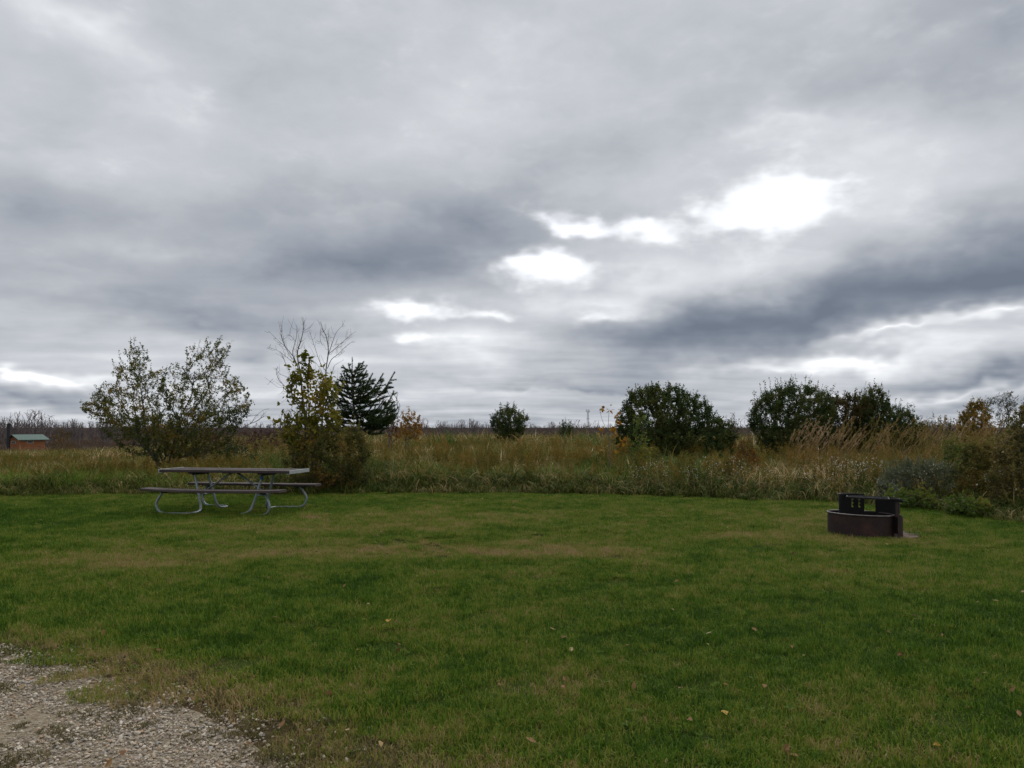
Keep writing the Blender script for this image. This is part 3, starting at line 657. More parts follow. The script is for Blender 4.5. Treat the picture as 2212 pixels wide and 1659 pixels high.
def wood(name, base, polys, D, nt, rng, bf=.35, stems=1, r_tip=.003, r_base=.06, depth=.8, mat_w=None, leaf=None, mat_l=None, shoots=0, shoot_len=.4, label='', cat='tree', group=None, split=.012, drift=0.):
    """a tree or shrub: base (px, py-less ground point x), crown outlines in photo pixels at distance D"""
    bx = at(base, 900, D)[0]; bz = float(terrain(bx, D)); root = np.array([bx, D, bz])
    T = []
    tot = sum(q for _, q in polys)
    for poly, wgt in polys: T.append(sil_points(fit_poly(poly, D), D, max(4, int(nt * wgt / tot)), rng, depth))
    T = np.concatenate(T); T[:, 2] = np.maximum(T[:, 2], bz + .1)
    low = T[:, 2].min(); sp = [root - np.array([0, 0, .1])]; pr = [0]
    for s in range(stems):
        q = T[rng.integers(len(T))]; e = root + (q - root) * .45 * np.array([.8, .8, 1]); p_ = 0
        for f in (.25, .6, 1.):
            sp.append(root + (e - root) * np.array([f ** 1.3, f ** 1.3, f]) + rng.normal(0, .03, 3) * f); pr.append(p_); p_ = len(sp) - 1
    pos, par = mst(sp, pr, T, bf); pos, r, kids = skeleton(pos, par, r_tip, r_base)
    o = empty(name, root); tag(o, label, cat, group)
    tips = np.where(kids == 0)[0]
    # upright shoots breaking the outline
    SP, SA = [], []
    if shoots:
        sc_ = pos[tips][:, 2] + .35 * np.abs(pos[tips][:, 0] - root[0]); pick = tips[np.argsort(-sc_ + rng.normal(0, .25, len(tips)))[:shoots]]
        for i in pick:
            L = shoot_len * rng.uniform(.5, 1.2); dr = np.array([(pos[i][0] - root[0]) * .25 + drift, rng.normal(0, .15), 1.]) + rng.normal(0, .15, 3); dr /= np.linalg.norm(dr)
            f = np.linspace(0, 1, 5)[:, None]; SP.append(pos[i] + dr * L * f)
    big = r > split
    V, Q = edges_mesh(pos, par, r, big, 7); ob_ = obj('trunk', V - root, [Q], mat_w, o, smooth=True)
    mb = MB(); V, Q = edges_mesh(pos, par, r, ~big, 4); mb.add(V - root, Q)
    for s in SP: v, q, c = tube(s - root, np.linspace(r_tip, r_tip * .6, 5), 3); mb.add(v, q)
    tag(mb.build('branches', mat_w, o), kind='stuff')
    if leaf:
        n, L, Wd, minr = leaf; i = np.where(r < minr)[0]; i = i[i > 0]; nt2 = n // 9
        q = i[rng.integers(0, len(i), nt2)]; d = rng.normal(0, 1, (nt2, 3)) + np.array([drift, 0, .8]); d /= np.linalg.norm(d, axis=1)[:, None]; tl = rng.uniform(2.5, 7.5, (nt2, 1)) * L
        ea = pos[q]; eb = ea + d * tl; tv_, tq = frusta(ea, eb, np.full(nt2, r_tip * .7), np.full(nt2, r_tip * .45), 3); tag(obj('twigs', tv_ - root, [tq], mat_w, o), kind='stuff')
        f = rng.uniform(.1, 1.05, (nt2, 7, 1)); TP = (ea[:, None] * (1 - f) + eb[:, None] * f).reshape(-1, 3) + rng.normal(0, L * .35, (nt2 * 7, 3)); n = n // 3
        i = np.where((r < minr))[0]; i = i[i > 0]; ln = np.linalg.norm(pos[i] - pos[par[i]], axis=1) + .02
        k = rng.choice(len(i), n, p=ln / ln.sum()); f = rng.uniform(0, 1, (n, 1)); Pp = pos[par[i[k]]] * (1 - f) + pos[i[k]] * f + rng.normal(0, L * .8, (n, 3))
        Pp = np.concatenate([Pp, TP])
        if SP:
            ex = np.concatenate([s[0] + (s[-1] - s[0]) * rng.uniform(.05, 1, (16, 1)) + rng.normal(0, L * .35, (16, 3)) for s in SP]); Pp = np.concatenate([Pp, ex])
        tn = np.clip(.5 + .9 * (vnoise(Pp[:, 0] * 3 + 50, Pp[:, 2] * 3 + Pp[:, 1] * 2, 5) - .5) + rng.normal(0, .14, len(Pp)), 0, 1)
        v, fs, tt = leafcloud(Pp - root, rng, L, Wd, tn, wind=.5)
        obj('crown', v, fs, mat_l, o, attrs=dict(tint=tt))
    return o
def leafmat(name, stops, transl=.3): return veg(name, stops, wt=1., wo=0., big=None, small=None, transl=transl)
m_lapple = leafmat('wild_apple_leaves', [(0., (.040, .058, .014)), (.45, (.085, .105, .024)), (.7, (.15, .14, .026)), (.88, (.26, .19, .03)), (1., (.36, .20, .025))], .4)
m_ldark = leafmat('dark_shrub_leaves', [(0., (.026, .052, .012)), (.5, (.052, .086, .019)), (.8, (.088, .110, .024)), (1., (.14, .12, .030))])
m_lolive = leafmat('olive_shrub_leaves', [(0., (0.046, 0.055, 0.018)), (.5, (0.075, 0.078, 0.026)), (.8, (0.111, 0.091, 0.031)), (1., (0.156, 0.111, 0.046))])
m_lbrown = leafmat('brown_shrub_leaves', [(0., (0.065, 0.052, 0.018)), (.4, (0.098, 0.075, 0.021)), (.7, (0.143, 0.094, 0.023)), (1., (0.208, 0.111, 0.029))])
m_lyel = leafmat('yellow_leaves', [(0., (.18, .085, .012)), (.4, (.30, .16, .018)), (.75, (.42, .23, .025)), (1., (.30, .09, .02))], .35)
m_lmaple = leafmat('turning_maple_leaves', [(0., (0.065, 0.081, 0.016)), (.4, (0.130, 0.137, 0.021)), (.7, (0.221, 0.189, 0.026)), (1., (0.338, 0.221, 0.033))], .4)
m_lgreen = leafmat('fresh_leaves', [(0., (0.058, 0.098, 0.019)), (.6, (0.117, 0.156, 0.026)), (1., (0.208, 0.182, 0.033))], .35)
m_lsilver = leafmat('silver_leaves', [(0., (.08, .10, .05)), (.45, (.14, .16, .09)), (.75, (.30, .32, .24)), (1., (.55, .56, .48))], .2)

m_lthick = leafmat('thicket_leaves', [(0., (.055, .068, .016)), (.35, (.105, .105, .022)), (.6, (.15, .115, .024)), (.8, (.20, .105, .028)), (1., (.28, .20, .035))])
m_lbrsh = leafmat('brownish_shrub_leaves', [(0., (.040, .042, .014)), (.5, (.075, .065, .020)), (.8, (.11, .075, .022)), (1., (.15, .085, .025))])
m_ledge = leafmat('edge_thicket_leaves', [(0., (.06, .072, .02)), (.4, (.11, .105, .03)), (.7, (.17, .125, .035)), (.9, (.22, .18, .05)), (1., (.40, .34, .20))])
m_lgold = leafmat('gold_green_leaves', [(0., (.075, .085, .02)), (.4, (.13, .125, .028)), (.7, (.20, .155, .036)), (1., (.30, .20, .06))])
r_ = np.random.default_rng
# the leafy wild apple behind the picnic table
wood('wild_apple_tree', 362, [([(225, 905), (180, 885), (235, 830), (285, 752), (300, 745), (325, 800), (365, 800), (405, 790), (428, 750), (470, 742), (490, 760), (478, 800), (530, 830), (545, 870), (500, 910), (440, 930), (420, 985), (330, 975), (270, 940)], 10),
     ([(165, 880), (235, 860), (235, 905), (215, 905)], .4), ([(205, 900), (540, 885), (505, 940), (455, 992), (290, 985), (235, 945)], 6.)],
     22, 1900, r_(1), bf=.40, stems=7, r_tip=.003, r_base=.07, depth=.75, mat_w=m_bark, leaf=(31000, .028, .015, .03), mat_l=m_lapple, shoots=46, shoot_len=.34, label='sparse dark leafed wild apple tree behind the picnic table', drift=.1)
wood('leafless_bough', 400, [([(470, 925), (500, 905), (585, 880), (575, 905), (530, 925), (560, 930), (500, 935)], 1)], 22.3, 110, r_(2), bf=.9, r_tip=.0028, r_base=.03, depth=.6, mat_w=m_barkg, label='bare grey bough reaching right beside the wild apple', cat='branch')
# centre group
wood('turning_maple_sapling', 668, [([(605, 945), (600, 915), (640, 895), (618, 850), (622, 815), (655, 800), (650, 775), (672, 772), (668, 830), (705, 810), (722, 830), (735, 870), (730, 960), (700, 985), (650, 985)], 1)], 18.3, 300, r_(3), bf=.5, stems=3, r_tip=.004, r_base=.03, depth=.7,
     mat_w=m_bark, leaf=(2600, .055, .034, .02), mat_l=m_lmaple, shoots=10, shoot_len=.25, label='yellow green big leafed maple sapling below the bare stems')
wood('rusty_thicket', 735, [([(640, 1055), (615, 1000), (640, 960), (672, 970), (700, 935), (730, 960), (752, 928), (778, 935), (788, 960), (800, 985), (785, 1005), (800, 1030), (785, 1055)], 1)], 18.0, 480, r_(4), bf=.35, stems=9, r_tip=.003, r_base=.03, depth=.8,
     mat_w=m_bark, leaf=(9500, .030, .014, .025), mat_l=m_lthick, shoots=70, shoot_len=.35, label='dense brown green thicket at the foot of the spruce', cat='shrub')
wood('yellow_aspen', 872, [([(855, 945), (862, 905), (880, 892), (905, 905), (912, 930), (905, 950)], 1)], 29, 150, r_(5), bf=.5, r_tip=.003, r_base=.03, depth=.8, mat_w=m_barkg, leaf=(1500, .032, .022, .02), mat_l=m_lyel, shoots=10, shoot_len=.3, label='small orange yellow aspen right of the spruce')
wood('russet_sapling', 846, [([(835, 950), (835, 905), (850, 880), (862, 905), (858, 950)], 1)], 28, 90, r_(6), bf=.5, r_tip=.003, r_base=.02, mat_w=m_bark, leaf=(420, .03, .02, .02), mat_l=leafmat('russet_leaves', [(0., (.09, .035, .012)), (1., (.22, .09, .02))]), label='thin russet sapling between the spruce and the aspen')
wood('bare_grey_tree', 838, [([(815, 900), (808, 850), (835, 828), (862, 848), (868, 880), (850, 915)], 1)], 30, 260, r_(7), bf=.6, stems=3, r_tip=.0038, r_base=.04, mat_w=m_barkg, label='bare grey fan shaped tree behind the spruce')
# mid field shrubs
wood('round_shrub', 1098, [([(1078, 950), (1060, 920), (1060, 898), (1080, 893), (1095, 882), (1115, 888), (1125, 897), (1145, 900), (1135, 925), (1120, 950)], 1)], 38, 320, r_(8), bf=.35, stems=7, r_tip=.0045, r_base=.04, depth=.9, mat_w=m_bark, leaf=(9000, .04, .02, .04), mat_l=m_ldark, shoots=30, shoot_len=.45, label='lone round dark shrub on the meadow skyline', cat='shrub')
wood('low_shrub', 1222, [([(1205, 950), (1208, 925), (1222, 915), (1238, 922), (1240, 950)], 1)], 46, 130, r_(9), bf=.35, stems=4, r_tip=.005, r_base=.03, mat_w=m_bark, leaf=(1500, .045, .02, .03), mat_l=m_ldark, shoots=10, shoot_len=.5, label='small low dark shrub beneath the radio mast', cat='shrub')
wood('domed_shrub', 1452, [([(1335, 1000), (1330, 930), (1345, 880), (1365, 850), (1400, 838), (1440, 835), (1480, 848), (1510, 862), (1535, 885), (1560, 910), (1582, 930), (1582, 1000)], 1)], 25.5, 1300, r_(10), bf=.35, stems=12, r_tip=.0035, r_base=.07, depth=.85, mat_w=m_bark, leaf=(70000, .030, .016, .04), mat_l=m_ldark, shoots=75, shoot_len=.26, label='big domed dark green shrub behind the yellow sapling', cat='shrub')
wood('wispy_shrub', 1585, [([(1570, 950), (1572, 915), (1585, 905), (1600, 925), (1598, 950)], 1)], 30, 110, r_(11), bf=.4, stems=3, r_tip=.003, r_base=.02, mat_w=m_bark, leaf=(600, .03, .012, .03), mat_l=m_lolive, shoots=10, shoot_len=.3, label='wispy olive shrub against the right flank of the domed shrub', cat='shrub')
wood('bare_sapling', 1622, [([(1605, 940), (1595, 912), (1615, 895), (1640, 910), (1635, 940)], 1)], 34, 110, r_(12), bf=.6, stems=2, r_tip=.004, r_base=.03, mat_w=m_barkg, label='bare pale sapling in the gap between the big shrubs')
wood('feathery_shrub', 1702, [([(1660, 990), (1632, 950), (1618, 905), (1632, 870), (1660, 850), (1700, 832), (1750, 838), (1790, 860), (1800, 900), (1800, 990)], 1)], 24.5, 1000, r_(13), bf=.38, stems=9, r_tip=.0035, r_base=.06, depth=.85, mat_w=m_bark, leaf=(42000, .030, .014, .04), mat_l=m_ldark, shoots=85, shoot_len=.42, label='tall dark shrub with feathery top shoots left of the reeds', cat='shrub')
wood('brown_shrub', 1815, [([(1750, 980), (1755, 890), (1790, 862), (1840, 853), (1880, 866), (1892, 900), (1890, 980)], 1)], 25.2, 620, r_(14), bf=.4, stems=7, r_tip=.0035, r_base=.05, depth=.7, mat_w=m_bark, leaf=(24000, .030, .015, .04), mat_l=m_lbrsh, shoots=30, shoot_len=.25, label='brownish shrub squeezed between two dark shrubs', cat='shrub')
wood('spreading_shrub', 1890, [([(1835, 980), (1845, 900), (1865, 855), (1885, 840), (1910, 850), (1930, 880), (1965, 895), (1990, 915), (1990, 980)], 1)], 25, 760, r_(15), bf=.38, stems=8, r_tip=.0035, r_base=.06, depth=.8, mat_w=m_bark, leaf=(28000, .030, .014, .04), mat_l=m_ldark, shoots=70, shoot_len=.40, label='dark shrub trailing thin shoots to the right above the reeds', cat='shrub')
wood('olive_bush', 2020, [([(1985, 960), (1992, 925), (2020, 905), (2045, 910), (2062, 930), (2060, 960)], 1)], 29, 180, r_(16), bf=.4, stems=5, r_tip=.003, r_base=.03, mat_w=m_barkg, leaf=(2200, .03, .013, .03), mat_l=m_lolive, shoots=24, shoot_len=.3, label='low olive bush behind the reeds', cat='shrub')
wood('golden_tree', 2108, [([(2070, 950), (2068, 910), (2085, 885), (2100, 868), (2125, 872), (2140, 895), (2140, 950)], 1)], 28, 220, r_(17), bf=.4, stems=4, r_tip=.003, r_base=.04, mat_w=m_bark, leaf=(6000, .034, .018, .03), mat_l=leafmat('golden_leaves', [(0., (.11, .085, .016)), (.5, (.24, .165, .024)), (1., (.38, .21, .024))]), shoots=16, shoot_len=.25, label='golden leaved tree above the reeds near the right edge')
wood('windblown_tree', 2150, [([(2130, 950), (2122, 905), (2125, 870), (2150, 855), (2185, 852), (2190, 880), (2200, 905), (2185, 950)], 1)], 29.5, 300, r_(18), bf=.45, stems=3, r_tip=.003, r_base=.045, mat_w=m_barkg, leaf=(2500, .028, .012, .02), mat_l=m_lolive, shoots=30, shoot_len=.35, drift=.9, label='thin greyish tree blown to the right by the wind')
# right edge and lawn edge shrubs
wood('edge_thicket', 2190, [([(2130, 1100), (2140, 1030), (2150, 980), (2175, 930), (2200, 890), (2240, 880), (2300, 900), (2330, 960), (2330, 1110)], 1)], 13.6, 620, r_(19), bf=.36, stems=10, r_tip=.003, r_base=.04, depth=.7, mat_w=m_bark, leaf=(15000, .027, .013, .03), mat_l=m_ledge, shoots=35, shoot_len=.2, label='olive brown thicket cut by the right edge of the picture', cat='shrub')
wood('silver_willow', 1990, [([(1900, 1080), (1895, 1030), (1930, 1005), (1985, 995), (2040, 1005), (2090, 1030), (2110, 1080)], 1)], 15.3, 420, r_(20), bf=.36, stems=9, r_tip=.0025, r_base=.02, depth=.55, mat_w=m_bark, leaf=(10000, .026, .009, .02), mat_l=m_lsilver, shoots=40, shoot_len=.15, label='low silvery leaved willow bush behind the fire pit', cat='shrub')
wood('gold_green_bush', 2125, [([(2060, 1095), (2065, 1010), (2095, 965), (2130, 955), (2165, 975), (2185, 1095)], 1)], 14.8, 300, r_(26), bf=.38, stems=8, r_tip=.0025, r_base=.02, depth=.6, mat_w=m_bark, leaf=(7000, .028, .012, .03), mat_l=m_lgold, shoots=40, shoot_len=.22, label='gold green bush between the silver willow and the right thicket', cat='shrub')
wood('bramble', 1960, [([(1900, 1095), (1905, 1072), (1950, 1060), (2010, 1068), (2030, 1100)], 1)], 14.4, 130, r_(21), bf=.4, stems=6, r_tip=.002, r_base=.01, mat_w=m_bark, leaf=(900, .034, .022, .02), mat_l=m_lgreen, label='yellow green bramble at the lawn edge right of the fire pit', cat='shrub')
wood('lime_bramble', 2085, [([(2045, 1120), (2050, 1085), (2090, 1075), (2130, 1090), (2130, 1125)], 1)], 13.2, 130, r_(22), bf=.4, stems=6, r_tip=.002, r_base=.01, mat_w=m_bark, leaf=(850, .034, .022, .02), mat_l=m_lgreen, label='yellow green bramble below the thicket at the right edge', cat='shrub')
wood('green_sapling', 1378, [([(1355, 1000), (1350, 970), (1370, 950), (1368, 915), (1385, 900), (1395, 915), (1392, 950), (1410, 965), (1405, 985), (1390, 1005)], 1)], 19.8, 80, r_(23), bf=.5, stems=2, r_tip=.003, r_base=.014, mat_w=m_barkg, leaf=(420, .05, .026, .03), mat_l=m_lgreen, label='leafy green sapling right of the yellow sapling')
wood('russet_bush', 1612, [([(1580, 1010), (1590, 975), (1605, 945), (1622, 950), (1630, 985), (1650, 1010)], 1)], 19, 130, r_(24), bf=.45, stems=4, r_tip=.0025, r_base=.012, mat_w=m_bark, leaf=(900, .028, .015, .02), mat_l=leafmat('rust_leaves', [(0., (.08, .055, .015)), (.5, (.18, .09, .02)), (1., (.26, .08, .02))]), label='russet bush in the meadow left of the reeds', cat='shrub')
wood('yellow_bush', 2055, [([(2030, 1000), (2040, 960), (2065, 945), (2080, 965), (2075, 1000)], 1)], 17.5, 110, r_(25), bf=.45, stems=3, r_tip=.0025, r_base=.012, mat_w=m_bark, leaf=(700, .03, .014, .02), mat_l=m_lgreen, label='yellow green sapling standing among the reeds')
for k, (px, py, D, lab) in enumerate(((470, 965, 27, 'purple brown sumac bush seen through the apple branches'), (560, 955, 30, 'rust red sumac bush right of the wild apple trunk'), (505, 985, 24, 'dark green bush at the right foot of the wild apple'),
                                      (135, 950, 50, 'brown leaved bush right of the wooden hut'))):
    W_ = (60, 70, 55, 30)[k]
    wood('sumac_bush', px, [([(px - W_, py + 45), (px - W_ * .9, py), (px - W_ * .3, py - 26), (px + W_ * .3, py - 22), (px + W_ * .9, py), (px + W_, py + 45)], 1)], D, 200, r_(30 + k), bf=.38, stems=7, r_tip=.003, r_base=.02, mat_w=m_bark,
         leaf=(3800, .030, .014, .03), mat_l=(m_red, m_red, m_ldark, m_lbrown)[k], shoots=18, shoot_len=.3, label=lab, cat='shrub', group='bushes in the left meadow')

# ---- yellow sapling, drawn stem by stem
def yellow_sapling():
    D = 19.5; rng = r_(40)
    Z = lambda zx, zy: ((zx * 700 / 2111 + 2300) / 1.8228, (zy * 550 / 1659 + 1450) / 1.8228)
    root = np.array([at(*Z(275, 1250), D)[0], D, terrain(0, D)])
    o = empty('yellow_sapling', root); tag(o, 'spindly sapling with orange yellow leaves in front of the domed shrub', 'tree')
    paths = [([(275, 1250), (305, 1010), (288, 850), (280, 740), (288, 540), (290, 480)], .013), ([(283, 745), (245, 690), (200, 580), (180, 470)], .006), ([(300, 960), (330, 840), (355, 700), (390, 560), (430, 520)], .006),
             ([(300, 1000), (380, 960), (450, 870), (520, 830)], .005), ([(295, 900), (230, 800), (180, 740)], .003), ([(350, 720), (400, 640), (420, 600)], .003), ([(300, 990), (200, 960), (150, 960)], .003)]
    ends = {1: .9, 2: 1., 0: 1., 3: .9}
    P = []; mb = MB()
    for k, (pp, r0) in enumerate(paths):
        off = rng.normal(0, .12)
        pts = np.array([at(*Z(*q), D) for q in pp]); pts[:, 1] += np.linspace(0, off, len(pts)); pts[0, 2] = min(pts[0, 2], 0.) if k == 0 else pts[0, 2]
        s = smooth_path(pts, 6); mb.tube(s - root, np.linspace(r0, .0025, len(s)), 6)
        if k == 0: mb.build('trunk', m_barkg, o, smooth=True); mb = MB(); continue
        lo = {1: .8, 2: .25, 3: .3}.get(k, .6); n = {1: 7, 2: 40, 3: 26}.get(k, 6)
        i = rng.uniform(lo, 1, n) * (len(s) - 1); P.append(np.stack([np.interp(i, np.arange(len(s)), s[:, c]) for c in range(3)], 1))
    tag(mb.build('branches', m_barkg, o, smooth=True), kind='stuff')
    top = at(*Z(290, 480), D); P.append(top + rng.normal(0, .04, (9, 3))); P = np.concatenate(P) + rng.normal(0, .03, (sum(map(len, P)), 3))
    v, fs, tt = leafcloud(P - root, rng, .062, .034, rng.uniform(0, 1, len(P)), droop=.4, wind=.4); obj('crown', v, fs, m_lyel, o, attrs=dict(tint=tt))
yellow_sapling()

# ---- two bare saplings, drawn stem by stem
def bare_stem(name, paths, D, label, seed):
    rng = r_(seed); Z = lambda zx, zy: ((zx * 700 / 1452 + 1000) / 1.8228, (zy * 800 / 1659 + 1200) / 1.8228)
    root = at(*Z(*paths[0][0][0]), D); root[2] = terrain(root[0], D); o = empty(name, root); tag(o, label, 'tree')
    tr = MB(); br = MB()
    for k, (pp, r0, r1) in enumerate(paths):
        pts = np.array([at(*Z(*q), D) for q in pp])
        if k == 0: pts = np.vstack([root, pts[1:]])
        else: pts[:, 1] += np.linspace(0, rng.normal(0, .35), len(pts))
        s = smooth_path(pts, 6); rad = np.linspace(r0, r1, len(s)); (tr if k == 0 else br).tube(s - root, rad, 7)
        Ln = np.linalg.norm(np.diff(s, axis=0), axis=1).sum(); nsp = int(Ln / .11)
        for q in range(nsp):
            f = rng.uniform(.35 if k == 0 else .12, .97); i = f * (len(s) - 1); a = int(i); p0 = s[a] + (s[min(a + 1, len(s) - 1)] - s[a]) * (i - a); td = s[min(a + 1, len(s) - 1)] - s[max(a - 1, 0)]; td /= np.linalg.norm(td) + 1e-9
            sd = np.cross(td, rng.normal(0, 1, 3)); sd /= np.linalg.norm(sd); L = rng.uniform(.05, .22) * (1 if rng.uniform() < .8 else 2.2) * (1.2 - f * .6)
            pts2 = np.array([p0, p0 + (sd * .8 + td * .3) * L * .5, p0 + (sd * .9 + td * .8 + np.array([0, 0, .35])) * L]); br.tube(pts2 - root, [max(.0028, rad[a] * .45), .0028, .002], 4)
    tr.build('trunk', m_barkg, o, smooth=True); tag(br.build('branches', m_barkg, o, smooth=True), kind='stuff')
bare_stem('bare_sapling_tree', [([(430, 1330), (420, 1000), (398, 750), (380, 570), (355, 400), (385, 290), (402, 200), (400, 100)], .028, .004), ([(383, 590), (330, 440), (255, 340), (222, 260), (220, 160)], .011, .003),
    ([(350, 500), (315, 400), (335, 300), (345, 240), (343, 160)], .010, .003), ([(310, 440), (270, 330), (250, 160)], .006, .0025), ([(390, 650), (310, 590), (240, 470), (200, 390)], .009, .003), ([(400, 820), (290, 720), (160, 610), (110, 530), (93, 475)], .011, .003), ([(265, 715), (210, 700), (165, 712)], .005, .0025), ([(155, 605), (120, 628), (108, 622)], .004, .0025),
    ([(255, 340), (225, 300), (185, 240)], .005, .0025), ([(380, 580), (390, 470), (415, 380), (395, 330)], .006, .0025), ([(340, 300), (290, 250), (238, 240)], .004, .0025), ([(400, 220), (430, 190), (440, 170)], .004, .0025), ([(385, 640), (300, 600), (230, 570), (200, 530)], .006, .0025), ([(330, 480), (260, 400), (225, 380)], .005, .0025)], 18.6, 'tall bare sapling with forked stem rising from the maple leaves', 51)
bare_stem('slender_bare_sapling', [([(545, 1300), (555, 1000), (565, 830), (583, 690), (590, 520), (608, 380), (590, 260), (560, 200), (545, 135)], .026, .004), ([(610, 400), (635, 290), (655, 210), (705, 140)], .009, .003), ([(600, 520), (640, 450), (700, 410), (770, 350), (836, 308)], .010, .003),
    ([(612, 400), (660, 330), (720, 245), (770, 178)], .008, .003), ([(575, 730), (500, 600), (440, 500), (400, 380)], .008, .003), ([(560, 330), (520, 270), (505, 168)], .006, .0025), ([(585, 540), (530, 460), (470, 300), (430, 200)], .008, .003), ([(590, 640), (640, 560), (660, 500), (740, 450)], .007, .0025),
    ([(655, 330), (690, 310), (710, 290)], .004, .0025), ([(585, 620), (545, 510), (515, 470)], .005, .0025), ([(575, 740), (640, 690), (690, 640)], .007, .0025), ([(690, 420), (730, 380), (720, 370)], .004, .0025)], 18.9, 'slender bare sapling with spreading twigs just left of the spruce', 52)

# ---- spruce
def spruce():
    D = 20.; rng = r_(60); Z = lambda zx, zy: at((zx * 700 / 1452 + 1000) / 1.8228, (zy * 800 / 1659 + 1200) / 1.8228, D)
    base = Z(900, 1300); base[2] = terrain(base[0], D); o = empty('spruce_tree', base); tag(o, 'dark blue green spruce with upturned branch tips', 'tree')
    tp = smooth_path(np.array([base, Z(870, 1050), Z(820, 850), Z(800, 650), Z(803, 430)]), 8); mb = MB(); mb.tube(tp - base, np.linspace(.05, .006, len(tp)), 8); mb.build('trunk', m_bark, o, smooth=True)
    H = np.linspace(0, 1, len(tp)); br = MB(); ND = []; NO = []
    def brush(a, b, den):
        L = np.linalg.norm(b - a); n = max(5, int(L * den)); f = rng.uniform(0, 1, (n, 1)); p = a + (b - a) * f; d = (b - a) / (L + 1e-9)
        q = rng.normal(0, 1, (n, 3)); q -= d * (q @ d)[:, None]; q /= np.linalg.norm(q, axis=1)[:, None]; ND.append(p); NO.append(q * .75 + d * .8)
    def limb(p0, az_, L, up):
        d = np.array([math.cos(az_), math.sin(az_), 0]); s = np.linspace(0, 1, 9)[:, None]
        pts = p0 + d * L * s + np.array([0, 0, 1.]) * L * (up * s + .30 * s ** 3 - .12 * np.sin(s * math.pi)); br.tube(pts - base, np.linspace(.014, .004, 9), 5)
        for i in range(1, 8): brush(pts[i], pts[i + 1], 800)
        n = int(L / .075)
        for k in range(n):
            f = rng.uniform(.15, .96); i = f * 8; a = int(i); q = pts[a] + (pts[a + 1] - pts[a]) * (i - a); sd = 1 if k % 2 else -1; side = np.array([-d[1], d[0], 0]) * sd
            l2 = L * .42 * (1.08 - f) + rng.uniform(.05, .12); e = q + (d * .75 + side * .7) * l2 + np.array([0, 0, l2 * rng.uniform(.05, .5)]); br.tube(np.array([q, (q + e) / 2 - [0, 0, .01], e]) - base, [.004, .003, .002], 4); brush(q, e, 700)
            if l2 > .2:
                for s2 in (-1, 1):
                    m_ = q + (e - q) * rng.uniform(.4, .7); e2 = m_ + (d * .6 + side * .3 + s2 * .5 * d + np.array([0, 0, .3])) * l2 * .4; brush(m_, e2, 700)
    for h in np.linspace(.28, .86, 12):
        p0 = np.array([np.interp(h, H, tp[:, c]) for c in range(3)]); nb = 5; ph = rng.uniform(0, 6.28)
        for k in range(nb):
            a = ph + k * 6.283 / nb + rng.normal(0, .2); side = math.cos(a); L = (1.0 - h) * 1.25 + .10
            L *= (1.15 if side > 0 else .75) * rng.uniform(.55, 1.3)
            limb(p0, a, L, .10 + .6 * h + rng.normal(0, .13))
    q = lambda h: np.array([np.interp(h, H, tp[:, c]) for c in range(3)])
    for (h, e, dy) in ((.58, (1050, 560), .1), (.62, (960, 600), -.2), (.36, (1185, 835), -.1), (.33, (1140, 900), .25), (.30, (1080, 1010), -.3)):
        p0 = q(h); en = Z(*e); en[1] += dy; vv = en - p0; L = math.hypot(vv[0], vv[1]); limb(p0, math.atan2(vv[1], vv[0]), L, vv[2] / L - .30)
    brush(tp[-10], tp[-1], 300)
    tag(br.build('branches', m_bark, o), kind='stuff')
    P = np.concatenate(ND); O = np.concatenate(NO); n = len(P); O /= np.linalg.norm(O, axis=1)[:, None]; Ln = .05
    u = np.cross(O, rng.normal(0, 1, (n, 3))); u /= np.linalg.norm(u, axis=1)[:, None]
    V = np.stack([P + u * .0042, P - u * .0042, P + O * Ln * rng.uniform(.7, 1.2, (n, 1))], 1).reshape(-1, 3) - base
    m_n = leafmat('spruce_needles', [(0., (.030, .054, .018)), (.6, (.052, .086, .030)), (1., (.11, .145, .055))], .15)
    obj('crown', V, np.arange(3 * n).reshape(-1, 3), m_n, o, attrs=dict(tint=np.repeat(rng.uniform(0, 1, n), 3)))
spruce()

# ---- far bare trees
def bare_variant(rng, H, W, n, stems=1):
    T = []
    while len(T) < n:
        z = rng.uniform(.28, 1); x, y = rng.uniform(-1, 1, 2); lim = W * (1 - ((z - .68) / .45) ** 2 * .8)
        if lim > 0 and x * x + y * y < 1: T.append((x * lim * H, y * lim * H, z * H))
    sp, pr = [np.zeros(3)], [0]
    for f in (.12, .25): sp.append(np.array([rng.normal(0, .01), rng.normal(0, .01), f]) * H); pr.append(len(sp) - 2)
    pos, par = mst(sp, pr, np.array(T), .7); return (*skeleton(pos, par, .012, .09, smooth=2), par)
g = np.random.default_rng(70); bv = []
for k in range(9):
    pos, r, kids, par = bare_variant(g, 6., g.uniform(.14, .24), 95)
    V, Q = edges_mesh(pos, par, r * 2.0, np.ones(len(pos), bool), 3); bv.append((V, [Q], np.zeros(len(V))))
n = 3600; y = np.concatenate([g.uniform(170, 320, 1700), g.uniform(320, 700, 1900)]); x = g.uniform(-.82, .82, n) * y
keep = (fbm(x, y * .5, 14., 77) > .42) | (y > 320); x, y = x[keep], y[keep]
hh = .98 * (.45 + .95 * fbm(x, y * .3, 26., 78)) * g.uniform(.55, 1.3, len(x)) * np.interp(x / y, [-.7, -.45, -.1, .1, .7], [1.05, 1.0, .9, .95, .9])
scatter('far_wood', bv, np.stack([x, y, terrain(x, y)], 1), m_twig, 'grey purple band of far bare trees along the horizon', 'trees', g, scale=hh, tilt=.04)
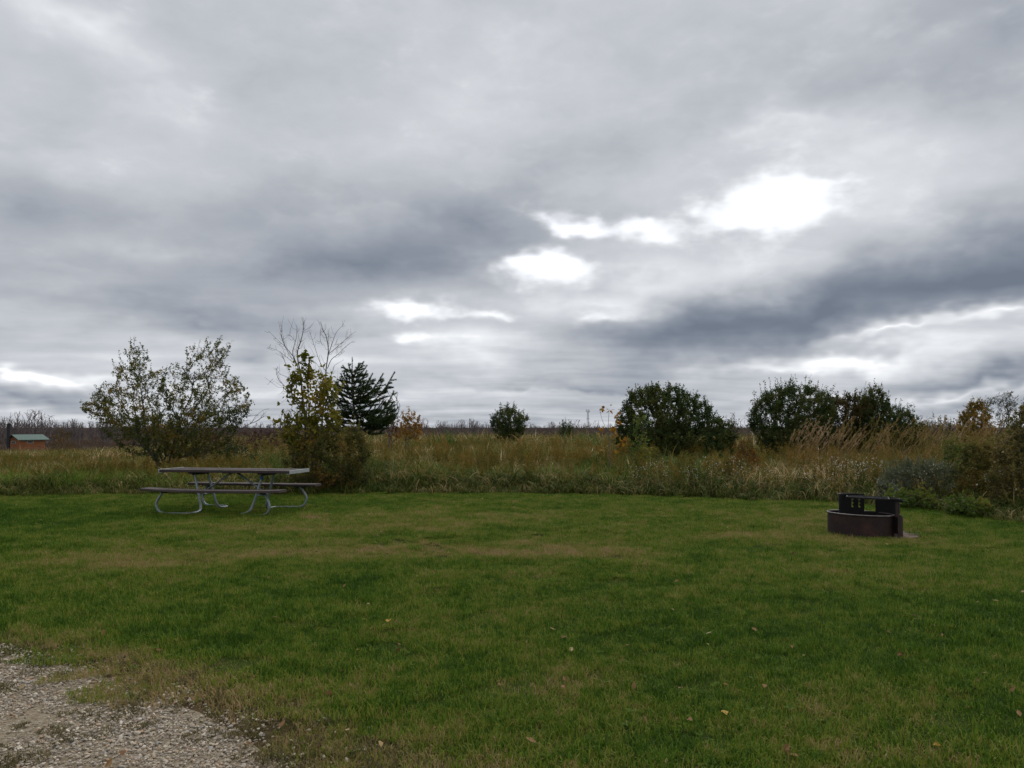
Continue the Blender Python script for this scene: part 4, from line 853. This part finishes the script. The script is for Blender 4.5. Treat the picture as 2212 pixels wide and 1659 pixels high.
# far brush in front of the wood
bb = []
for k in range(4):
    T = g.normal(0, 1, (420, 3)) * np.array([.8, .8, .42]) + np.array([0, 0, .75]); bb.append(leafcloud(T, g, .10, .05, g.uniform(0, 1, 420)))
y = np.concatenate([g.uniform(55, 230, 1900), g.uniform(230, 650, 1700)]); x = g.uniform(-.82, .82, 3600) * y; keep = (fbm(x, y * .5, 12., 80) > .40) | (y > 110); x, y = x[keep], y[keep]
m_fb = veg('far_brush_leaves', [(0., (.055, .045, .028)), (.4, (.105, .070, .048)), (.7, (.13, .088, .070)), (1., (.20, .13, .06))], wt=.5, big=(.03, .8), small=None)
scatter('far_brush', bb, np.stack([x, y, terrain(x, y)], 1), m_fb, 'low brown brush between the meadow and the far wood', 'brush', g, scale=g.uniform(.8, 1.5, len(x)) * np.interp(y, [55, 120, 230, 650], [.55, .85, .95, 2.1]) * np.where(x / y < -.5, .6, 1.))
def far_tree(px, top, D, wd, n, label, seed, rt=.012):
    rng = r_(seed); x0 = at(px, 900, D)[0]; z0 = float(terrain(x0, D)); H = at(px, top, D)[2] - z0
    pos, r, kids, par = bare_variant(rng, H, wd, n); o = empty('bare_tree', (x0, D, z0)); tag(o, label, 'tree', 'single bare trees on the skyline')
    r = r * rt / .012; bg = r > rt * 2.2; V, Q = edges_mesh(pos, par, r, bg, 5); obj('trunk', V, [Q], m_twig, o); V, Q = edges_mesh(pos, par, r, ~bg, 3); tag(obj('branches', V, [Q], m_twig, o), kind='stuff')
far_tree(74, 884, 125, .34, 420, 'broad bare tree rising behind the wooden hut', 81, .016)
far_tree(102, 905, 118, .30, 160, 'smaller bare tree to the right of the hut roof', 82, .014)
far_tree(8, 900, 128, .22, 200, 'bare tree left of the black vent stack', 83, .014)
far_tree(1021, 907, 150, .26, 170, 'little fan shaped bare tree left of the lone round shrub', 84, .016)
far_tree(1060, 912, 165, .14, 90, 'thin bare tree at the left flank of the round shrub', 85, .016)
far_tree(1190, 911, 160, .18, 110, 'bare tree midway between round shrub and radio mast', 86, .016)
far_tree(1288, 908, 150, .24, 150, 'bushy bare tree just right of the radio mast', 87, .016)
far_tree(1248, 906, 155, .22, 140, 'bushy bare tree just left of the radio mast', 88, .016)
far_tree(590, 905, 150, .16, 100, 'narrow bare tree left of the maple sapling', 89, .016)

# ---------------------------------------------------------------- radio mast
def mast():
    D = 900.; p = at(1270, 888, D); z0 = -3.3; H = p[2] - z0; o = empty('radio_mast', (p[0], D, z0)); tag(o, 'distant grey lattice radio mast on the horizon', 'mast')
    m = surf('mast_steel', [(.3, (.20, .22, .24)), (.7, (.28, .30, .32))], 1., rough=.6, metal=.3); mb = MB(); L = [np.array([math.cos(a), math.sin(a), 0]) for a in (.5, 2.6, 4.7)]
    rad = lambda h: 1.7 - .9 * h / H
    for l in L: mb.tube([l * rad(0), l * rad(H * .97) + [0, 0, H * .97]], .14, 5)
    hs_ = np.linspace(0, H * .97, 16)
    for a, b in zip(hs_[:-1], hs_[1:]):
        for i in range(3): mb.tube([L[i] * rad(a) + [0, 0, a], L[(i + 1) % 3] * rad(b) + [0, 0, b]], .07, 4); mb.tube([L[i] * rad(b) + [0, 0, b], L[(i + 1) % 3] * rad(b) + [0, 0, b]], .06, 4)
    mb.build('lattice', m, o)
    for z in (H * .965, H * .62):
        q = MB(); q.tube([[2.0 * math.cos(a), 2.0 * math.sin(a), z] for a in np.linspace(0, 6.283, 13)], .16, 5); q.tube([[-2.0, 0, z], [2.0, 0, z]], .12, 5); q.tube([[0, -2., z], [0, 2., z]], .12, 5); q.build('platform', m, o)
    for a in np.arange(6) * 1.047:
        q = MB(); q.box((2.0 * math.cos(a), 2.0 * math.sin(a), H * .97 + (1.1 if a % 2 else .4)), (.30, .30, 3.0)); q.build('antenna', m, o)
mast()

# ---------------------------------------------------------------- wooden hut
def hut():
    D = 107.; c0 = at(42, 960, D); z0 = -2.6; yaw = R(64); o = empty('wooden_hut', (c0[0], D, z0), yaw); tag(o, 'small orange brown wooden hut with green roof and black vent stack', 'building')
    m_w, t, out = material('log_siding'); tcn = t.node('ShaderNodeTexCoord').outputs['Object']; z = t.sep(tcn)[2]
    c = t.ramp(t.noise(t.vec('MULTIPLY', tcn, (1, 1, 8)), 1.2, 4), [(.3, (.24, .085, .030)), (.7, (.40, .16, .06))]); b = t.node('ShaderNodeBsdfPrincipled'); t.put(b.inputs['Base Color'], c); b.inputs['Roughness'].default_value = .7; t.l.new(b.outputs[0], out.inputs[0])
    m_r = surf('green_roofing', [(.3, (.045, .090, .075)), (.7, (.065, .12, .10))], 3, rough=.6); m_k = surf('black_steel', [(.3, (.012, .012, .014)), (.7, (.025, .024, .026))], 4, rough=.5); m_f = surf('pale_trim', [(.3, (.45, .42, .36)), (.7, (.55, .52, .45))], 4); m_gl = surf('dark_pane', [(.3, (.01, .012, .015)), (.7, (.02, .022, .025))], 4, rough=.15)
    Lx, Wy, He, Hr = 3.6, 2.4, 2.38, 2.92
    # log courses: each a slightly rounded board, wall built of stacked boards
    nb = 12; hb = He / nb; bm_ = MB()
    V = [(0, 0, He), (0, Wy, He), (0, Wy / 2, Hr), (Lx, 0, He), (Lx, Wy, He), (Lx, Wy / 2, Hr)]
    wl = MB(); wl.add(np.array([(.02, .02, 0), (Lx - .02, .02, 0), (Lx - .02, Wy - .02, 0), (.02, Wy - .02, 0), (.02, .02, He), (Lx - .02, .02, He), (Lx - .02, Wy - .02, He), (.02, Wy - .02, He)]), [[0, 1, 5, 4], [1, 2, 6, 5], [2, 3, 7, 6], [3, 0, 4, 7]])
    wl.add(np.array(V), [[0, 2, 1], [3, 4, 5]]); wall = wl.build('wall', m_w, o)
    for k in range(nb):
        for (cx_, cy_, sx, sy) in ((Lx / 2, 0, Lx, .06), (0, Wy / 2, .06, Wy)):
            MB().box((cx_, cy_, (k + .5) * hb), (sx, sy, hb - .03)).build('log', m_w, wall, bevel=.02)
    ov = .42; rf = MB(); sl = (Hr - He) / (Wy / 2)
    for s in (-1, 1):
        ye = Wy / 2 + s * (Wy / 2 + ov); ze = He - ov * sl + .05; P = [(-ov, Wy / 2, Hr + .05), (Lx + ov, Wy / 2, Hr + .05), (Lx + ov, ye, ze), (-ov, ye, ze)]
        rf.add(np.array(P + [(a, b_, q + .09) for a, b_, q in P]), [[0, 1, 2, 3], [4, 7, 6, 5], [0, 4, 5, 1], [1, 5, 6, 2], [2, 6, 7, 3], [3, 7, 4, 0]])
    rf.build('roof', m_r, o)
    for (cx_, cy_, sx, sy) in ((Lx * .40, -.06, .86, .08), (-.06, Wy * .52, .08, .9)):
        wd = empty('window', (0, 0, 0)); wd.parent = o; fr = MB(); zc = 2.0; h = .26
        ax = sx > sy; ln = sx if ax else sy
        for s in (-1, 1):
            fr.box((cx_, cy_, zc + s * h / 2), (sx, sy, .06)); fr.box((cx_ + (s * ln / 2 if ax else 0), cy_ + (0 if ax else s * ln / 2), zc), (.06 if ax else sx, sy if ax else .06, h))
        fr.build('frame', m_f, wd); MB().box((cx_, cy_ + (.01 if ax else 0), zc), (sx - .07 if ax else .05, .05 if ax else sy - .07, h - .06)).build('pane', m_gl, wd)
    co = math.cos(-yaw); si = math.sin(-yaw); q = at(21, 920, D); loc = np.array([q[0] - c0[0], -.2]); lx, ly = loc[0] * co - loc[1] * si, loc[0] * si + loc[1] * co
    ht = at(21, 916, D)[2] - z0; MB().tube([[lx, ly, 0], [lx, ly, ht]], .25, 14).tube([[lx, ly, ht - .03], [lx, ly, ht + .05]], .29, 14).build('vent_stack', m_k, o, smooth=False)
hut()

# ---------------------------------------------------------------- picnic table
def picnic_table():
    cx_, cy_, th = -5.03, 14.02, R(-10.3); o = empty('picnic_table', (cx_, cy_, 0), th); tag(o, 'long brown plank picnic table on bent galvanised pipe legs', 'picnic table')
    m_pl = surf('brown_planks', [(.25, (.030, .021, .020)), (.55, (.052, .036, .034)), (.8, (.085, .060, .056))], 3.5, 6, .68, bump=.25, bscale=18, stretch=(.35, 6, 6), rvar=.3)
    m_wp = surf('worn_planks', [(.25, (.040, .028, .025)), (.55, (.066, .048, .044)), (.70, (.11, .082, .074)), (.85, (.24, .20, .18))], 3.0, 6, .55, bump=.3, bscale=18, stretch=(.45, 5, 5), rvar=.3)
    m_gv = surf('galvanised_pipe', [(.25, (.17, .20, .22)), (.6, (.27, .31, .33)), (.85, (.38, .42, .44))], 22, 5, .45, metal=.55, rvar=.3)
    m_al = surf('aluminium_cap', [(.3, (.42, .45, .47)), (.7, (.58, .61, .63))], 14, 4, .4, metal=.5); m_dk = surf('dark_bracket', [(.3, (.02, .02, .022)), (.7, (.05, .05, .052))], 9, rough=.6, metal=.3)
    m_bl = surf('blue_tape', [(.3, (.01, .04, .20)), (.7, (.02, .07, .30))], 5, rough=.5)
    rng = r_(90)
    def plank(L, W, T, sag=0.):
        n = 24; xs = np.linspace(-L, L, n); V = []; b = .006
        for xx in xs:
            dz = -sag * (1 - (xx / L) ** 2) + rng.normal(0, .0012)
            V += [(xx, -W + b, -T + dz), (xx, W - b, -T + dz), (xx, W, -T + b + dz), (xx, W, -b + dz), (xx, W - b, dz), (xx, -W + b, dz), (xx, -W, -b + dz), (xx, -W, -T + b + dz)]
        i = np.arange(n - 1)[:, None] * 8; j = np.arange(8)[None]; jn = (j + 1) % 8; Q = np.stack([i + j, i + 8 + j, i + 8 + jn, i + jn], -1).reshape(-1, 4)
        return np.array(V), [Q, np.array([list(range(8)), list(range((n - 1) * 8, n * 8))[::-1]])]
    top = empty('tabletop', (0, 0, 0)); top.parent = o; n = 5; wd = .76 / n
    for k in range(n):
        V, Fs = plank(1.255, wd / 2 - .004, .048); p = obj('plank', V, Fs, m_pl, top); p.location = (0, -.38 + wd * (k + .5), .765 + rng.normal(0, .0015))
    for s in (-1, 1):
        q = MB(); q.box((s * 1.262, 0, .740), (.012, .764, .062)); q.box((s * 1.225, 0, .7085), (.062, .755, .006)); q.build('end_cap', m_al, top, bevel=.002)
    for s in (-1, 1):
        V, Fs = plank(1.30, .135, .042, .022 if s < 0 else .004); b = obj('bench', V, Fs, m_wp if s < 0 else m_pl, o); b.location = (0, s * .70, .465)
    for su in (-1, 1):
        for sv_ in (-1, 1):
            P = [(.93, .67, .425), (.98, .69, .36), (1.045, .705, .25), (1.065, .71, .16), (1.02, .70, .065), (.93, .69, .028), (.80, .68, .024), (.60, .655, .024), (.505, .62, .024), (.468, .54, .024), (.463, .42, .028), (.475, .31, .05), (.495, .262, .11), (.525, .245, .20), (.60, .225, .46), (.672, .205, .715)]
            s = smooth_path(np.array(P), 5) * np.array([su, sv_, 1]); mb = MB(); mb.tube(s, .0215, 10); mb.build('leg', m_gv, o, smooth=True)
            MB().box((su * .93, sv_ * .69, .420), (.16, .22, .020)).box((su * .93, sv_ * .69, .402), (.10, .05, .05)).build('seat_bracket', m_dk, o, bevel=.004)
        for q in (-.30, -.1, .1, .30): MB().tube([(su * .672, q, .7655), (su * .672, q, .769)], .009, 8).build('bolt', m_gv, o)
        MB().box((su * .672, 0, .703), (.09, .66, .028)).box((su * .672, 0, .68), (.045, .5, .03)).build('top_bracket', m_dk, o, bevel=.004)
        MB().tube([(su * .575, -.235, .36), (su * .575, .235, .36)], .016, 8).tube([(su * .56, -.24, .315), (su * .56, .24, .315)], .012, 8).build('cross_bar', m_gv, o, smooth=True)
        MB().tube([(su * .575, 0, .36), (su * .05, 0, .705)], .018, 8).build('brace', m_gv, o, smooth=True)
    MB().box((0, 0, .708), (.22, .5, .014)).build('brace_plate', m_dk, o)
    a, b = np.array([.640, -.2145, .60]), np.array([.655, -.210, .66]); MB().tube([a, b], .024, 10).build('tape_band', m_bl, o, smooth=True)
picnic_table()

# ---------------------------------------------------------------- fire pit
def fire_pit():
    o = empty('fire_pit', (*FIRE, 0)); o.rotation_euler = (R(-1.6), R(1.2), R(-24)); o.scale = (.92, .92, 1.03); tag(o, 'rusty steel fire ring with raised slotted grate holder', 'fire pit')
    m_ru = surf('rusted_steel', [(.25, (.018, .011, .011)), (.5, (.032, .018, .016)), (.64, (.055, .026, .020)), (.76, (.085, .040, .026)), (.9, (.14, .11, .10))], 6, 8, .7, metal=.3, bump=.3, bscale=30, rvar=.3)
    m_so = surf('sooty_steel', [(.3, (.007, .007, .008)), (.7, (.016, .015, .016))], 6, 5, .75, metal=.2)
    m_rim = surf('rim_steel', [(.3, (.06, .05, .048)), (.7, (.13, .115, .115))], 9, 5, .45, metal=.6)
    def arc_sheet(c, rad, a0, a1, z0, z1, th_, hole=None, nu=40, nv=12):
        A = np.linspace(a0, a1, nu + 1); Zs = np.linspace(z0, z1, nv + 1); solid = np.ones((nu, nv), bool)
        if hole is not None:
            for i in range(nu):
                for j in range(nv): solid[i, j] = not hole((A[i] + A[i + 1]) / 2, (Zs[j] + Zs[j + 1]) / 2)
        V = np.array([[c[0] + rq * math.cos(a), c[1] + rq * math.sin(a), z] for rq in (rad, rad - th_) for a in A for z in Zs]); ix = lambda l, i, j: l * (nu + 1) * (nv + 1) + i * (nv + 1) + j; Q = []
        S = lambda i, j: 0 <= i < nu and 0 <= j < nv and solid[i, j]
        for i in range(nu):
            for j in range(nv):
                if not solid[i, j]: continue
                Q.append([ix(0, i, j), ix(0, i + 1, j), ix(0, i + 1, j + 1), ix(0, i, j + 1)]); Q.append([ix(1, i, j), ix(1, i, j + 1), ix(1, i + 1, j + 1), ix(1, i + 1, j)])
                for (di, dj, e0, e1) in ((-1, 0, (i, j), (i, j + 1)), (1, 0, (i + 1, j + 1), (i + 1, j)), (0, -1, (i + 1, j), (i, j)), (0, 1, (i, j + 1), (i + 1, j + 1))):
                    if not S(i + di, j + dj): Q.append([ix(0, *e0), ix(0, *e1), ix(1, *e1), ix(1, *e0)])
        return V, np.array(Q)
    V, Q = arc_sheet((0, 0), .472, 0, 2 * math.pi, -.02, .285, .006, nu=64, nv=3); obj('ring_wall', V, [Q], m_ru, o, smooth=False)
    MB().tube([(.478 * math.cos(a), .478 * math.sin(a), .287) for a in np.linspace(0, 2 * math.pi, 65)], .011, 8, cap=False).build('rim', m_rim, o, smooth=True)
    V, Q = arc_sheet((0, 0), .462, 0, 2 * math.pi, -.01, .06, .004, nu=48, nv=1)
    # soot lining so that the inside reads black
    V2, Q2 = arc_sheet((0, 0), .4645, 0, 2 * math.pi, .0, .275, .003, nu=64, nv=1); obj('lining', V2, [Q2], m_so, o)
    c = (.12, 0)
    def slot(ac, z0):
        def f(a, z):
            u = (a - ac) * .43 * (-1); v = z - z0
            if not (0 < v < .150): return False
            if abs(u) < .008: return True
            return (0.008 <= u < .024) and (v % .05) < .022
        return f
    s1, s2, s3 = slot(R(124), .345), slot(R(109), .345), slot(R(-18), .335)
    V, Q = arc_sheet(c, .43, R(98), R(192), .10, .535, .006, lambda a, z: s1(a, z) or s2(a, z), nu=120, nv=62); obj('slotted_plate', V, [Q], m_so, o)
    V, Q = arc_sheet(c, .43, R(-32), R(76), .28, .520, .006, s3, nu=150, nv=38); obj('slotted_plate', V, [Q], m_ru, o)
    V, Q = arc_sheet(c, .4235, R(-32), R(76), .281, .519, .003, s3, nu=150, nv=38); obj('plate_lining', V, [Q], m_so, o)
    V, Q = arc_sheet(c, .472, R(-34), R(52), -.02, .285, .006, nu=30, nv=2); obj('outer_plate', V, [Q], m_ru, o)
    q = MB(); V, Q = arc_sheet(c, .438, R(110), R(185), .525, .543, .03, nu=24, nv=1); q.add(V, Q); q.build('plate_flange', m_so, o)
    V, Q = arc_sheet(c, .420, R(60), R(104), .10, .300, .006, nu=16, nv=2); obj('back_plate', V, [Q], m_so, o)
    gr = empty('cooking_grate', (0, 0, 0)); gr.parent = o; z = .508
    fr = MB(); corners = [(-.19, -.20), (.40, -.20), (.40, .30), (-.19, .30)]
    for a, b in zip(corners, corners[1:] + corners[:1]): fr.box(((a[0] + b[0]) / 2, (a[1] + b[1]) / 2, z), (abs(a[0] - b[0]) + .016, abs(a[1] - b[1]) + .016, .018))
    fr.build('grate_frame', m_so, gr)
    for k in range(11): MB().tube([(-.18, -.16 + k * .043, z), (.39, -.16 + k * .043, z)], .006, 6).build('grate_bar', m_so, gr)
    t_ = np.linspace(0, 1, 160); hx = .42 + .155 * t_; MB().tube(np.stack([hx, -.22 + .018 * np.cos(t_ * 75), z + .004 - .010 * t_ + .018 * np.sin(t_ * 75)], 1), .0055, 6).tube([(.39, -.22, z), (.58, -.22, z - .006)], .007, 6).build('coil_handle', m_so, gr, smooth=True)
    MB().tube([(.40, -.20, z), (.40, -.22, z)], .009, 6).build('handle_joint', m_so, gr)
fire_pit()

# ---------------------------------------------------------------- single fallen leaves
def fallen():
    rng = r_(95); m_y = leafmat('bright_fallen_leaf', [(0., (.30, .16, .02)), (1., (.38, .25, .05))], .1); m_b = leafmat('brown_fallen_leaf', [(0., (.16, .075, .035)), (1., (.26, .14, .07))], .1)
    lst = [(840, 1352, .05, m_y, 'largest bright yellow leaf on the lawn below the middle'), (855, 1354, .032, m_y, 'small yellow leaf just right of the largest yellow leaf'), (690, 1369, .035, m_y, 'yellow leaf on the lawn above the gravel tip'), (570, 1318, .035, m_y, 'yellow leaf on the lawn below the picnic table'),
           (1562, 1558, .042, m_y, 'yellow leaf on the lawn near the bottom right'), (2030, 1633, .045, m_y, 'ochre leaf on the lawn in the lower right corner'), (1220, 1500, .03, m_b, 'rust coloured curled leaf on the lawn at bottom centre'), (1655, 1500, .03, m_b, 'brown curled leaf on the lawn right of bottom centre'),
           (265, 1645, .03, m_b, 'reddish leaf lying in the gravel'), (690, 1755 - 120, .03, m_b, 'brown leaf at the right tip of the gravel'), (1490, 1575, .03, m_b, 'brown leaf left of the yellow leaf near the bottom right'), (2015, 1362, .03, m_b, 'brown leaf on the lawn at the far right')]
    for (px, py, s, m, lab) in lst:
        p = onground(px, py); k = 14; a = np.linspace(0, 2 * math.pi, k, endpoint=False); s *= .62; rad = s * (.62 + .38 * np.cos(a)) * (1 + .22 * np.cos(a * 5)) ; V = np.stack([rad * np.cos(a) * 1.2, rad * np.sin(a), .18 * s * np.cos(2 * a + rng.uniform(0, 6)) + .2 * s * rng.uniform(0, 1, k)], 1)
        V = np.vstack([[0, 0, .02 * s], V]); Fc = [[0, i + 1, (i + 1) % k + 1] for i in range(k)]
        o = obj('fallen_leaf', V, np.array(Fc), m, attrs=dict(tint=np.full(k + 1, rng.uniform()))); o.location = (p[0], p[1], .045); o.rotation_euler = (rng.normal(0, .3), rng.normal(0, .3), rng.uniform(0, 6.28)); tag(o, lab, 'leaf', 'single leaves fallen on the lawn')
fallen()
